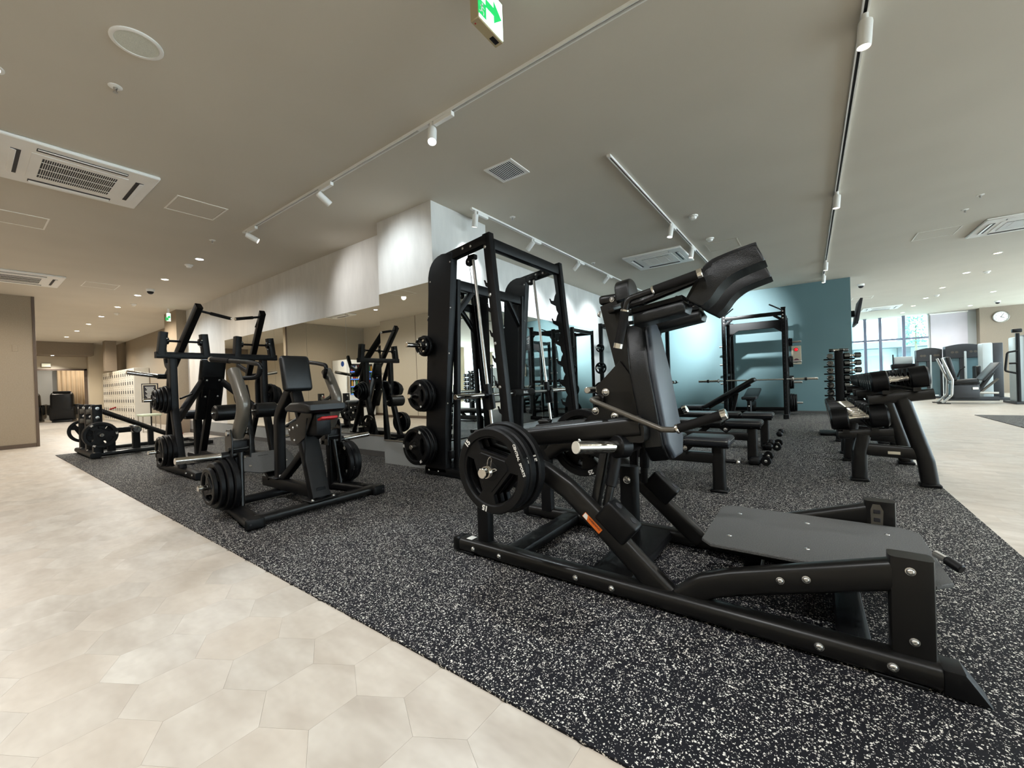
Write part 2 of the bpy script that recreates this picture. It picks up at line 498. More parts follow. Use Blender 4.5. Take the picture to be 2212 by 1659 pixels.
struct(MB().span((-12.2, YW - 0.003, 0.085), (-4.24, YW, 0.288)).build('shade_strip', 'low_shade'), 'grey strip painted as shade below the left mirrors')
struct(MB().span((-4.24, 3.097, 0.008), (-3.28, 3.10, 0.288)).build('shade_strip', 'low_shade'), 'grey strip painted as shade below the column mirror')
struct(MB().span((-3.28, 3.10, 0.008), (-3.277, 4.03, 0.288)).build('shade_strip', 'low_shade'), 'grey strip painted as shade on the side of the column')
struct(MB().span((XW, 4.03, 0.06), (XW + 0.003, YT, 0.208)).build('shade_strip', 'low_shade'), 'grey strip painted as shade below the rack mirrors')
# panel joints on the rear wall (seen in the mirrors)
for x in (-11.0, -9.1, -7.2, -5.3, -3.4, -1.5, 0.4, 2.3):
    struct(MB().span((x - 0.006, -1.652, 0.08), (x + 0.006, -1.646, HC)).build('trim_2', 'base_brown'), 'thin joint in the beige wall')
# far left end: dropped beam, door wall, back room
wall('wall_beam', (-22.7, -1.65, 2.50), (-21.75, 3.10, HC), 'taupe', 'dark beam over the end of the corridor')
wall('wall_end', (-22.85, -1.65, 2.02), (-22.7, 3.10, HC), 'cream', 'cream wall above the massage room opening')
wall('wall_end', (-22.85, 3.02, 0), (-22.35, 3.80, HC), 'cream', 'cream wall beside the massage room opening')
wall('wall_end', (-22.85, -1.65, 0), (-22.7, 0.9, 2.02), 'cream', 'cream wall left of the massage room opening')
wall('wall_massage', (-26.9, -1.65, 0), (-26.8, 4.30, HC), 'lightgrey', 'grey back wall of the massage room')
wall('wall_massage', (-26.8, 4.20, 0), (-22.6, 4.30, HC), 'cream', 'cream side wall of the massage room')
wall('wall_massage', (-26.8, -1.75, 0), (-22.6, -1.65, HC), 'cream', 'cream near side of the massage room')
wall('wall_pier', (-20.95, 3.22, 1.86), (-20.55, 3.52, HC), 'taupe', 'taupe pier above the lockers')
struct(MB().rspan((-22.69, 2.94, 0), (-22.60, 3.02, 2.03), 0.004, 1).rspan((-22.69, 0.9, 1.97), (-22.60, 3.02, 2.03), 0.004, 1).build('trim_3', 'base_brown'), 'brown frame of the massage room opening')

# ================================================================== MIRRORS
def mirror(a, b, label, group):
    a, b = Vector(a), Vector(b)
    t = machine('wall_mirror', ((a.x+b.x)/2, (a.y+b.y)/2), label, 'mirror', group, 0.0)
    MB().span(a, b).build('glass', 'mirror', t, None)
    n = 0 if abs(b.x-a.x) < abs(b.y-a.y) else 1     # thin axis 0 = x
    lo = Vector(a); hi = Vector(b); hi.z = a.z; lo.z = a.z - 0.012
    if n == 0: hi.x += 0.006
    else: lo.y -= 0.006
    MB().span(lo, hi).build('edge_trim', 'steel', t, None)
    return t
xs = [-9.86, -8.74, -7.62, -6.50, -5.38, -4.262]
for i in range(5):
    mirror((xs[i] + 0.003, YW - 0.008, 0.30), (xs[i+1] - 0.003, YW - 0.0005, 2.03), 'tall wall mirror left of the column, ' + ORD[4-i] + ' panel from the column', 'mirror panels left of the column')
mirror((-4.237, 3.092, 0.30), (-3.283, 3.0995, 2.08), 'wide mirror on the front face of the corner column', 'column mirrors')
mirror((-3.2795, 3.103, 0.30), (-3.272, 4.027, 2.08), 'mirror on the side of the column behind the smith machine', 'column mirrors')
ys = [4.05, 5.24, 6.43, 7.62, 8.80]
for i in range(4):
    mirror((XW + 0.0005, ys[i] + 0.003, 0.22), (XW + 0.008, ys[i+1] - 0.003, 2.11), 'wall mirror behind the racks, ' + ORD[i] + ' panel from the column', 'mirror panels behind the racks')

# ================================================================== WINDOW WALL AND WHAT IS OUTSIDE
M['glass'] = (lambda k: k.m)(NT('window_glass'))
def _glass():
    k = NT('window_glass'); k.t.nodes.remove(k.b)
    tr = k.n('ShaderNodeBsdfTransparent'); tr.inputs[0].default_value = (0.92, 0.98, 0.97, 1)
    gl = k.n('ShaderNodeBsdfGlossy'); gl.inputs['Roughness'].default_value = 0.02
    mx = k.n('ShaderNodeMixShader'); mx.inputs[0].default_value = 0.06
    k.l(tr.outputs[0], mx.inputs[1]); k.l(gl.outputs[0], mx.inputs[2]); k.l(mx.outputs[0], k.t.nodes['Material Output'].inputs['Surface'])
    return k.m
M['glass'] = _glass()
M['frame'] = mat('window_frame_metal', '#6d7486', 0.4, 0.3, 0.05, 5)
M['blind'] = mat('white_roller_blind', '#cfc9cf', 0.7, 0, 0.02, 4)
YG = 21.5
wi = struct(machine('window_1', (2.3, YG), 'x', 'x', None, 0.0), 'tall shop front window at the far end'); del wi['category']
for x0, x1 in ((0.80, 1.84), (1.90, 2.28), (2.36, 2.93), (3.05, 3.66)):
    MB().span((x0, YG, 0.10), (x1, YG + 0.012, HC)).build('pane', 'glass', wi, None)
mb = MB()
for x in (0.79, 1.87, 2.32, 2.99): mb.rspan((x - 0.045, YG - 0.06, 0), (x + 0.045, YG + 0.08, HC), 0.005, 1)
mb.rspan((0.79, YG - 0.03, 2.05), (3.66, YG + 0.05, 2.12), 0.005, 1).rspan((0.79, YG - 0.03, 0), (3.66, YG + 0.05, 0.10), 0.005, 1)
mb.build('frame', 'frame', wi)
wall('wall_far', (3.66, YG, 0), (4.88, YG + 0.15, HC), 'lightgrey', 'light grey wall behind the roller blind')
wall('wall_clock_column', (4.88, YG - 0.35, 0), (5.95, YG + 0.15, HC), 'taupe', 'taupe column carrying the round clock')
wall('wall_far', (7.6, YG, 0), (9.1, YG + 0.15, HC), 'lightgrey', 'light grey wall right of the clock column')
wi = struct(machine('window_2', (6.8, YG), 'x', 'x', None, 0.0), 'window with lowered blind right of the clock column'); del wi['category']
MB().span((5.95, YG, 0.10), (7.6, YG + 0.012, HC)).build('pane', 'glass', wi, None)
MB().rspan((5.95, YG - 0.04, 0), (7.6, YG + 0.05, 0.12), 0.004, 1).build('frame', 'frame', wi)
t = machine('roller_blind', (4.2, YG), 'white roller blind lowered beside the far windows', 'blind', None, 0.0)
MB().span((3.72, YG - 0.03, 1.0), (4.66, YG - 0.026, 2.92)).build('fabric', 'blind', t, None)
MB().cyl((3.70, YG - 0.03, 2.93), (4.68, YG - 0.03, 2.93), 0.03).build('roller_tube', 'white', t)
MB().rspan((3.72, YG - 0.036, 0.98), (4.66, YG - 0.020, 1.0), 0.003, 1).build('bottom_bar', 'white', t)
# outside
M['facade'] = mat('pale_facade', '#c3d6d6', 0.7, 0, 0.05, 1)
M['facade_dark'] = mat('grey_facade', '#6f7f86', 0.7, 0, 0.05, 1)
M['pave'] = mat('outdoor_paving', '#b9bcb8', 0.8, 0, 0.08, 2)
struct(MB().span((-20, 22, -0.2), (30, 45, -0.05)).build('ground', 'pave'), 'pale paving outside the windows')
t = machine('building', (4.0, 34.0), 'pale building with a canopy seen through the far windows', 'building', None, 0.0)
MB().span((-8, 34, -0.05), (16, 36, 2.2)).build('wall', 'facade', t, None)
for x in (-6.0, -3.4, -0.8, 1.8, 4.4, 7.0, 9.6):
    MB().span((x, 33.5, -0.05), (x + 0.55, 34, 5.6)).build('pillar', 'facade_dark', t, None)
    MB().span((x + 0.9, 33.97, 0.2), (x + 2.0, 34.0, 1.8)).build('window', 'glass', t, None)
MB().span((-8, 32.2, 2.2), (16, 34.2, 2.55)).build('canopy', 'facade_dark', t, None)
t = machine('tree', (4.5, 29.0), 'young green tree outside the far window', 'tree', None, -0.05)
M['leaf'] = mat('leaf_green', '#3f8f6a', 0.6, 0, 0.3, 6)
M['bark'] = mat('bark', '#6b6a58', 0.8, 0, 0.2, 20)
MB().sweep([(4.5, 29, 0), (4.52, 29.02, 1.2), (4.48, 29, 2.2), (4.5, 29.0, 3.8)], circ(0.06, 8), scale=[1.3, 1, 0.8, 0.3]).build('trunk', 'bark', t)
mb = MB(); rg = random.Random(3)
for i in range(420):
    h = rg.uniform(2.2, 4.1); rr = (0.55 if h < 3.2 else 0.35) * math.sqrt(rg.random()); a = rg.uniform(0, 2*PI)
    c = Vector((4.5 + rr*math.cos(a), 29 + rr*math.sin(a), h)); d = Vector((rg.uniform(-1, 1), rg.uniform(-1, 1), rg.uniform(-.6, .6))).normalized(); e = d.orthogonal().normalized()
    mb.add([c, c + d*0.09 + e*0.035, c + d*0.17, c + d*0.09 - e*0.035], [(0, 1, 2, 3)])
o = mb.build('foliage', 'leaf', t, None); o['kind'] = 'stuff'
# ================================================================== CEILING FITTINGS
Z = HC
def downlight(x, y, color, label, power=P_DOWN, lamp=True):
    t = thing('downlight', (x, y, Z), label, 'light', 'recessed ceiling downlights')
    if 'rim' not in _dl:
        _dl['rim'] = MB().lathe([(0.066, 0), (0.066, -0.004), (0.050, -0.006), (0.046, -0.002), (0.046, 0.0), (0.066, 0)], n=24).mesh('rim', 'white')
        for nm in ('bulb_cool', 'bulb_warm'): _dl[nm] = MB().lathe([(0.046, -0.003), (0.0, -0.003)], n=20).mesh('lens', nm)
    new_obj('rim', _dl['rim'], t)
    new_obj('lens', _dl['bulb_warm' if color is WARM else 'bulb_cool'], t)
    if lamp: spot((x, y, Z - 0.02), (x, y, 0), power, color, 160, 0.55, 0.05, 'lamp', t)
    return t
_dl = {}
row = [(-7.36, COOL), (-9.08, WARM), (-10.90, COOL), (-12.62, WARM), (-14.37, COOL), (-16.08, WARM), (-17.93, COOL), (-19.88, WARM)]
for i, (x, c) in enumerate(row):
    downlight(x, 2.21, c, ORD[i] + ' recessed downlight from the track, in the row leading down the corridor', P_DOWN * (0.6 if i < 2 else 0.85 if i < 3 else 1.8))
near_row = [(-10.85, WARM), (-9.10, NEUT), (-7.35, WARM), (-3.95, NEUT), (-2.20, NEUT), (-0.45, NEUT), (1.30, NEUT)]
for i, (x, c) in enumerate(near_row):
    downlight(x, 0.16, c, ORD[i] + ' recessed downlight from the left wall, in the row above the tiled walkway', P_DOWN * 1.0)
for i, y in enumerate((1.9, 3.7, 5.5, 7.3, 9.1, 11.09, 12.89, 14.81, 16.62, 18.35, 20.22)):
    downlight(2.80, y, WARM if i % 2 else NEUT, ORD[i] + ' recessed downlight from the camera side, along the tiled path right of the dumbbell racks', P_DOWN * 0.55)
for i, (x, y) in enumerate(((4.14, 16.79), (4.40, 19.95), (4.2, 13.5), (5.6, 9.0), (5.6, 5.0))):
    downlight(x, y, NEUT, ORD[i] + ' of the scattered recessed downlights over the machine area at right', P_DOWN * 0.7)
t = thing('downlight', (-22.2, 2.1, 2.50), 'recessed downlight under the dark beam at the corridor end', 'light', 'recessed ceiling downlights')
new_obj('rim', _dl['rim'], t); new_obj('lens', _dl['bulb_cool'], t); spot((-22.2, 2.1, 2.48), (-22.2, 2.1, 0), 70, NEUT, 120, 0.8, 0.05, 'lamp', t)
for x, y, n in ((-24.6, 2.0, 'first'), (-25.6, 3.4, 'second')):
    downlight(x, y, WARM, n + ' recessed downlight in the massage room', 60)

def track(p0, p1, label):
    p0, p1 = Vector((*p0, Z)), Vector((*p1, Z))
    t = machine('lighting_track', ((p0.x+p1.x)/2, (p0.y+p1.y)/2), label, 'light track', 'ceiling lighting tracks', 0.0)
    ax = 0 if abs(p1.x-p0.x) > abs(p1.y-p0.y) else 1
    def strip(off, w, z0, z1, m, nm):
        a, b = Vector(p0), Vector(p1); a[1-ax] += off - w/2; b[1-ax] += off + w/2; a.z = z0; b.z = z1
        return MB().span(a, b).build(nm, m, t, None)
    strip(-0.013, 0.009, Z - 0.020, Z, 'white_metal', 'rail'); strip(0.013, 0.009, Z - 0.020, Z, 'white_metal', 'rail')
    strip(0, 0.017, Z - 0.006, Z, 'dark', 'slot')
    for e in (p0, p1):
        MB().rbox((e.x, e.y, Z - 0.011), (0.036, 0.036, 0.022), 0.002, 1).build('end_cap', 'white_metal', t)
    q = (p0 + p1) / 2; d = [0.036, 0.036, 0.021]; d[ax] = 0.11
    MB().rbox((q.x, q.y, Z - 0.011), d, 0.002, 1).build('joiner', 'white_metal', t)
    return t
track((-5.69, 2.19), (0.95, 2.19), 'long white lighting track running left to right across the ceiling')
track((-3.07, 3.54), (-3.07, 9.9), 'white lighting track beside the pale column, running toward the teal wall')
track((-1.40, 3.52), (-1.40, 9.9), 'white lighting track over the benches, starting behind the vent grille')
track((0.307, 1.2), (0.307, 10.95), 'white lighting track above the dumbbell racks')

def track_head(x, y, ax, aim, label, power=P_TRACK, color=COOL, size=48, lens='bulb_soft', box=0.19, blend=0.5):
    """driver box on the track, swivel neck, cylinder lamp aimed at a point"""
    t = machine('spotlight', (x, y), label, 'light', 'track spotlights', 0.0)
    d = [0.034, 0.034, 0.034]; d[ax] = box; c = [x, y, Z - 0.036]; c[ax] += box/2 + 0.03
    if ax == 1 and x > 0: c[ax] = y + 0.09
    MB().rbox(c, d, 0.003, 1).build('driver_box', 'white_metal', t)
    n = MB().cyl((x, y, Z - 0.02), (x, y, Z - 0.066), 0.016, 14); n.box((x, y, Z - 0.075), (0.006, 0.022, 0.045)); n.build('neck', 'white_metal', t)
    p = Vector((x, y, Z - 0.085)); a = (Vector(aim) - p).normalized()
    side = a.orthogonal().normalized()
    s = p - a * 0.015
    b = MB().lathe([(0.0, -0.016), (0.020, -0.016), (0.032, -0.010), (0.034, 0.0), (0.034, 0.125), (0.031, 0.130), (0.028, 0.122), (0.0, 0.122)], s, a, 22).build('lamp_body', 'white_metal', t)
    MB().lathe([(0.027, 0.126), (0.0, 0.126)], s, a, 18).build('lens', lens, b, None)
    spot(s + a * 0.145, aim, power, color, size, blend, 0.025, 'lamp', t)
    return t
# row along the long track
track_head(-2.27, 2.19, 0, (-1.55, 1.35, 0.4), 'lit track spotlight nearest the vent grille, lens toward the room', P_TRACK, COOL, 50, 'bulb_cool')
track_head(-3.89, 2.19, 0, (-3.74, 3.10, 2.22), 'track spotlight left of the lit one, aimed at the column', P_TRACK * 0.40, COOL, 95, blend=1.0)
track_head(-5.57, 2.19, 0, (-4.95, 3.35, 2.15), 'leftmost spotlight at the end of the long track', P_TRACK * 0.42, NEUT, 90, blend=1.0)
# along the right-hand mirror wall
track_head(-3.07, 3.60, 1, (-3.28, 3.68, 2.1), 'spotlight at the start of the track beside the column', P_TRACK * 0.6, COOL, 80, blend=0.8)
for i, y in enumerate((4.80, 6.20, 7.42, 8.65)):
    track_head(-3.07, y, 1, (-4.03, y - 0.05, 1.95), ORD[i+1] + ' spotlight from the column on the track by the mirror wall', P_TRACK * 0.9, COOL, 92, blend=1.0)
# over the benches
track_head(-1.40, 5.55, 1, (-1.75, 5.2, 0.3), 'spotlight above the ceiling cassette on the bench track', P_TRACK, COOL, 55, 'bulb_cool')
track_head(-1.40, 6.72, 1, (-1.7, 6.6, 0.3), 'spotlight overlapping the ceiling cassette beyond the bench track joint', P_TRACK, COOL, 55)
track_head(-1.40, 8.7, 1, (-1.65, 11.45, 2.10), 'spotlight hidden behind the shoulder pad, lighting the teal wall', P_TRACK * 9, (0.93, 0.985, 1.0), 66, blend=0.9)
track_head(-1.40, 9.55, 1, (-3.1, 11.45, 1.75), 'last spotlight of the bench track near the teal wall', P_TRACK * 8, (0.93, 0.985, 1.0), 62, blend=0.9)
# over the dumbbells
for i, (y, nm) in enumerate(((3.06, 'large white spotlight at the top edge above the dumbbells'), (5.85, 'second spotlight on the track above the dumbbells'), (9.30, 'third spotlight on the track above the dumbbells'), (10.55, 'last spotlight above the dumbbells, nearest the teal wall'))):
    track_head(0.307, y, 1, (0.10, y + 0.02, 0.2), nm, P_TRACK * 0.8, NEUT, 60, 'bulb_soft', 0.12)

def cassette(x0, x1, y0, y1, label, ax=1):
    """four-way ceiling air conditioner"""
    cx_, cy_ = (x0+x1)/2, (y0+y1)/2; w = (x1-x0)
    t = machine('air_conditioner', (cx_, cy_), label, 'air conditioner', 'ceiling cassette air conditioners', 0.0)
    MB().rspan((x0, y0, Z - 0.030), (x1, y1, Z), 0.008, 1).build('panel', 'white', t)
    MB().span((cx_ - w*0.30, cy_ - w*0.30, Z - 0.036), (cx_ + w*0.30, cy_ + w*0.30, Z - 0.030)).build('grille_frame', 'white', t, None)
    MB().span((cx_ - w*0.235, cy_ - w*0.235, Z - 0.0375), (cx_ + w*0.235, cy_ + w*0.235, Z - 0.036)).build('grille_recess', 'dark', t, None)
    mb = MB(); n = 34
    for i in range(1, n):
        q = cy_ - w*0.235 + w*0.47*i/n; mb.box((cx_, q, Z - 0.039), (w*0.47, 0.0030, 0.004))
    for k in (-1, 0, 1):
        mb.box((cx_ + k*w*0.157 if k else cx_, cy_, Z - 0.0395), (0.006, w*0.47, 0.004))
    mb.build('grille', 'white', t, None)
    for sx, sy in ((1,0), (-1,0), (0,1), (0,-1)):
        c = (cx_ + sx*w*0.385, cy_ + sy*w*0.385, Z - 0.0315)
        L = (0.055, w*0.56, 0.004) if sx else (w*0.56, 0.055, 0.004)
        MB().box(c, L).build('air_slot', 'dark', t, None)
        c2 = (cx_ + sx*w*0.400, cy_ + sy*w*0.400, Z - 0.036); L2 = (0.035, w*0.55, 0.006) if sx else (w*0.55, 0.035, 0.006)
        rot = Matrix.Rotation(0.25 * (sx or sy), 3, 'Y' if sx else 'X')
        MB().rbox(c2, L2, 0.002, 1, rot).build('louver', 'white', t)
    return t
cassette(-5.77, -4.81, 0.22, 1.17, 'large ceiling cassette air conditioner at upper left with black grille')
cassette(-10.95, -9.95, 0.16, 1.13, 'ceiling cassette air conditioner near the left wall corner')
cassette(-2.47, -1.54, 6.62, 7.56, 'ceiling cassette air conditioner above the shoulder pads')
cassette(2.03, 2.98, 8.40, 9.36, 'ceiling cassette air conditioner cut by the right edge')
cassette(1.50, 2.44, 17.5, 18.45, 'small distant ceiling cassette air conditioner before the far windows')

def hatch(x0, x1, y0, y1, label, m='white'):
    t = machine('access_hatch', ((x0+x1)/2, (y0+y1)/2), label, 'ceiling hatch', 'ceiling access hatches', 0.0)
    MB().span((x0 + 0.02, y0 + 0.02, Z - 0.003), (x1 - 0.02, y1 - 0.02, Z)).build('door_panel', 'ceil', t, None)
    mb = MB()
    for a, b in (((x0, y0), (x1, y0 + 0.016)), ((x0, y1 - 0.016), (x1, y1)), ((x0, y0 + 0.016), (x0 + 0.016, y1 - 0.016)), ((x1 - 0.016, y0 + 0.016), (x1, y1 - 0.016))):
        mb.span((*a, Z - 0.005), (*b, Z))
    mb.build('frame', m, t, None)
M['hatch'] = mat('hatch_frame', '#f0ece2', 0.45, 0.2, 0.03, 5)
hatch(-5.58, -5.12, 1.37, 1.82, 'square ceiling hatch right of the large cassette', 'hatch')
hatch(-7.33, -6.85, 0.20, 0.67, 'square ceiling hatch at the left edge below the large cassette', 'hatch')
hatch(-10.60, -10.12, 1.37, 1.82, 'square ceiling hatch beside the small left cassette', 'hatch')
hatch(-1.25, -0.80, 6.85, 7.32, 'faint ceiling hatch behind the raised shoulder pad', 'ceil')
hatch(1.37, 1.84, 8.51, 9.0, 'faint square ceiling hatch above the tiled path', 'hatch')
hatch(1.05, 1.50, 14.8, 15.3, 'distant ceiling hatch by the end of the teal wall', 'hatch')

t = machine('ceiling_speaker', (-3.06, 0.66), 'round white ceiling speaker at upper left', 'speaker', None, 0.0)
MB().lathe([(0.118, 0), (0.118, -0.005), (0.110, -0.009), (0.098, -0.008), (0.096, -0.002), (0.096, 0)], (-3.06, 0.66, Z), n=40).build('rim', 'white', t)
M['mesh_grey'] = mat('speaker_mesh', '#dfe1d6', 0.6, 0.2, 0.1, 300, 0.4, 500)
MB().lathe([(0.096, -0.005), (0.05, -0.007), (0.0, -0.007)], (-3.06, 0.66, Z), n=40).build('grille', 'mesh_grey', t)

def sprinkler(x, y, label):
    t = thing('sprinkler', (x, y, Z), label, 'sprinkler', 'ceiling sprinklers')
    if 's' not in _sp:
        _sp['s'] = MB().lathe([(0.036, 0), (0.036, -0.003), (0.026, -0.007), (0.012, -0.008), (0.0, -0.008)], n=22).mesh('escutcheon', 'white')
        _sp['h'] = MB().lathe([(0.011, -0.006), (0.011, -0.020), (0.006, -0.024), (0.006, -0.034), (0.013, -0.036), (0.013, -0.039), (0.0, -0.039)], n=14).mesh('sprinkler_head', 'steel')
    new_obj('escutcheon', _sp['s'], t); new_obj('sprinkler_head', _sp['h'], t)
_sp = {}
for x, y, l in ((-3.60, 0.66, 'small sprinkler beside the round ceiling speaker'), (-6.33, 2.05, 'sprinkler left of the end of the long track'), (-2.87, 4.06, 'sprinkler beside the start of the mirror wall track'), (-2.96, 6.56, 'sprinkler beyond the mirror wall track spots'), (1.69, 7.18, 'nearer of two sprinklers above the tiled path'), (1.68, 7.71, 'farther of two sprinklers above the tiled path')):
    sprinkler(x, y, l)
def smoke(x, y, label, r=0.055):
    t = thing('smoke_detector', (x, y, Z), label, 'smoke detector', 'ceiling smoke detectors')
    MB().lathe([(r, 0), (r, -0.012), (r*0.9, -0.016), (r*0.62, -0.020), (r*0.55, -0.042), (r*0.45, -0.046), (0, -0.046)], n=26).mesh
    o = new_obj('base', MB().lathe([(r, 0), (r, -0.012), (r*0.9, -0.018), (r*0.7, -0.020)], n=26).mesh('base', 'white'), t)
    o = new_obj('sensor', MB().lathe([(r*0.72, -0.018), (r*0.6, -0.040), (r*0.5, -0.046), (0, -0.046)], n=22).mesh('sensor', 'white'), t)
smoke(-7.80, 2.20, 'white smoke detector next to the first corridor downlight')
smoke(-1.12, 5.53, 'white smoke detector right of the bench track')
smoke(-1.12, 6.60, 'second white smoke detector right of the bench track, farther off')
smoke(3.14, 13.06, 'smoke detector beside a downlight above the right machines')
smoke(2.95, 16.2, 'distant smoke detector before the far windows')
smoke(-12.0, 2.36, 'smoke detector among the corridor downlights, nearer one')
smoke(-13.6, 2.36, 'smoke detector among the corridor downlights, farther one')
def dome(x, y, label):
    t = thing('dome_camera', (x, y, Z), label, 'camera', 'dome cameras')
    new_obj('housing', MB().lathe([(0.065, 0), (0.065, -0.03), (0.058, -0.045), (0.05, -0.046)], n=26).mesh('housing', 'white'), t)
    new_obj('dome', MB().lathe([(0.052, -0.044), (0.048, -0.066), (0.034, -0.084), (0.016, -0.093), (0, -0.095)], n=22).mesh('dome', 'dark'), t)
dome(-10.13, 2.24, 'white dome camera with dark lens among the corridor downlights')
dome(4.85, 19.33, 'white dome camera above the far clock')
dome(1.05, 12.6, 'dome camera at the end of the teal wall')

t = machine('vent_grille', (-2.27, 3.14), 'square white slatted vent grille in the ceiling', 'vent', None, 0.0)
x0, x1, y0, y1 = -2.43, -2.112, 2.99, 3.30
mb = MB()
for a, b in (((x0, y0), (x1, y0 + 0.025)), ((x0, y1 - 0.025), (x1, y1)), ((x0, y0 + 0.025), (x0 + 0.025, y1 - 0.025)), ((x1 - 0.025, y0 + 0.025), (x1, y1 - 0.025))):
    mb.span((*a, Z - 0.008), (*b, Z))
mb.build('frame', 'white', t, None)
MB().span((x0 + 0.025, y0 + 0.025, Z - 0.002), (x1 - 0.025, y1 - 0.025, Z)).build('recess', 'dark', t, None)
for i in range(13):
    x = x0 + 0.036 + i * 0.0205
    MB().box((x, (y0+y1)/2, Z - 0.006), (0.0125, y1 - y0 - 0.05, 0.002), Matrix.Rotation(0.4, 3, 'Y')).build('slat', 'white', t, None)

# ---- exit signs
def _sign_mat():
    k = NT('exit_sign_face'); k.b.inputs['Base Color'].default_value = (0.8, 0.95, 0.88, 1)
    k.b.inputs['Emission Color'].default_value = lin('#d2fbe6'); k.b.inputs['Emission Strength'].default_value = 1.1
    return k.m
M['sign'] = _sign_mat()
M['sign_green'] = mat('exit_sign_green', '#0f9a4a', 0.5, 0, 0.0, 1, emit='#10b257', estr=0.55)
M['sign_box'] = mat('exit_sign_casing', '#b5a583', 0.5, 0, 0.03, 5)
def exit_sign(x, y0, y1, z0, z1, th, label):
    t = machine('exit_sign', (x, (y0+y1)/2), label, 'exit sign', 'illuminated exit signs', 0.0)
    yc, zc, w, h = (y0+y1)/2, (z0+z1)/2, y1-y0, z1-z0
    MB().rspan((x - th/2, y0, z0), (x + th/2, y1, z1), 0.004, 1).build('casing', 'sign_box', t)
    MB().span((x - 0.02, yc - 0.02, z1), (x + 0.02, yc + 0.02, Z)).build('mount', 'white', t)
    f = MB().span((x + th/2, y0 + 0.006, z0 + 0.006), (x + th/2 + 0.003, y1 - 0.006, z1 - 0.006)).build('sign_face', 'sign', t, None)
    fx = x + th/2 + 0.0035
    # arrow pointing away from the camera along the track
    ar = [(-0.30, 0.10), (0.02, 0.10), (0.02, 0.28), (0.34, 0.0), (0.02, -0.28), (0.02, -0.10), (-0.30, -0.10)]
    MB().prism([((p[0] + 0.08) * w, (p[1] + 0.02) * h) for p in ar], (fx, yc, zc), (0,1,0), (0,0,1), 0.001).build('arrow', 'sign_green', f, None)
    # running figure pictogram
    mb = MB()
    pc = (fx, yc - 0.36 * w, zc - 0.22 * h); u = h * 0.30
    mb.prism([(-0.5*u, -0.6*u), (0.5*u, -0.6*u), (0.5*u, 0.6*u), (-0.5*u, 0.6*u)], pc, (0,1,0), (0,0,1), 0.0008)
    mb.build('pictogram_field', 'sign_green', f, None)
    px = (fx + 0.0008, pc[1], pc[2]); g = MB()
    g.prism([(0.05*u + 0.10*u*math.cos(a*PI/4), 0.38*u + 0.10*u*math.sin(a*PI/4)) for a in range(8)], px, (0,1,0), (0,0,1), 0.001)
    for a, b, wd in (((0.0, 0.25), (-0.08, -0.08), 0.16), ((-0.08, -0.08), (0.18, -0.25), 0.09), ((0.18, -0.25), (0.12, -0.48), 0.08), ((-0.08, -0.08), (-0.16, -0.32), 0.09), ((-0.16, -0.32), (-0.38, -0.36), 0.08), ((0.0, 0.2), (0.26, 0.06), 0.07), ((0.0, 0.2), (-0.24, 0.10), 0.07)):
        A, B = Vector((*a, 0))*u, Vector((*b, 0))*u; n = (B-A).normalized(); s_ = Vector((-n.y, n.x, 0)) * wd * u / 2
        g.prism([(A-s_)[:2], (B-s_)[:2], (B+s_)[:2], (A+s_)[:2]], px, (0,1,0), (0,0,1), 0.001)
    g.build('running_figure', 'ink', f, None)
    if w > 0.15:
        MB().cyl((x - 0.01, y0 + 0.02, z0 - 0.002), (x - 0.01, y0 + 0.02, z0 + 0.001), 0.004, 10).build('indicator', 'red', t)
        MB().span((x - 0.012, y1 - 0.07, z0 - 0.0015), (x + 0.012, y1 - 0.02, z0 + 0.001)).build('inspection_label', 'dark', t, None)
    return t
exit_sign(-1.255, 1.513, 1.712, 2.70, 2.90, 0.052, 'large hanging exit sign with green arrow at the top edge')
exit_sign(-12.17, 2.955, 3.04, 2.66, 2.86, 0.05, 'small exit sign on the pier above the pull-down machine')
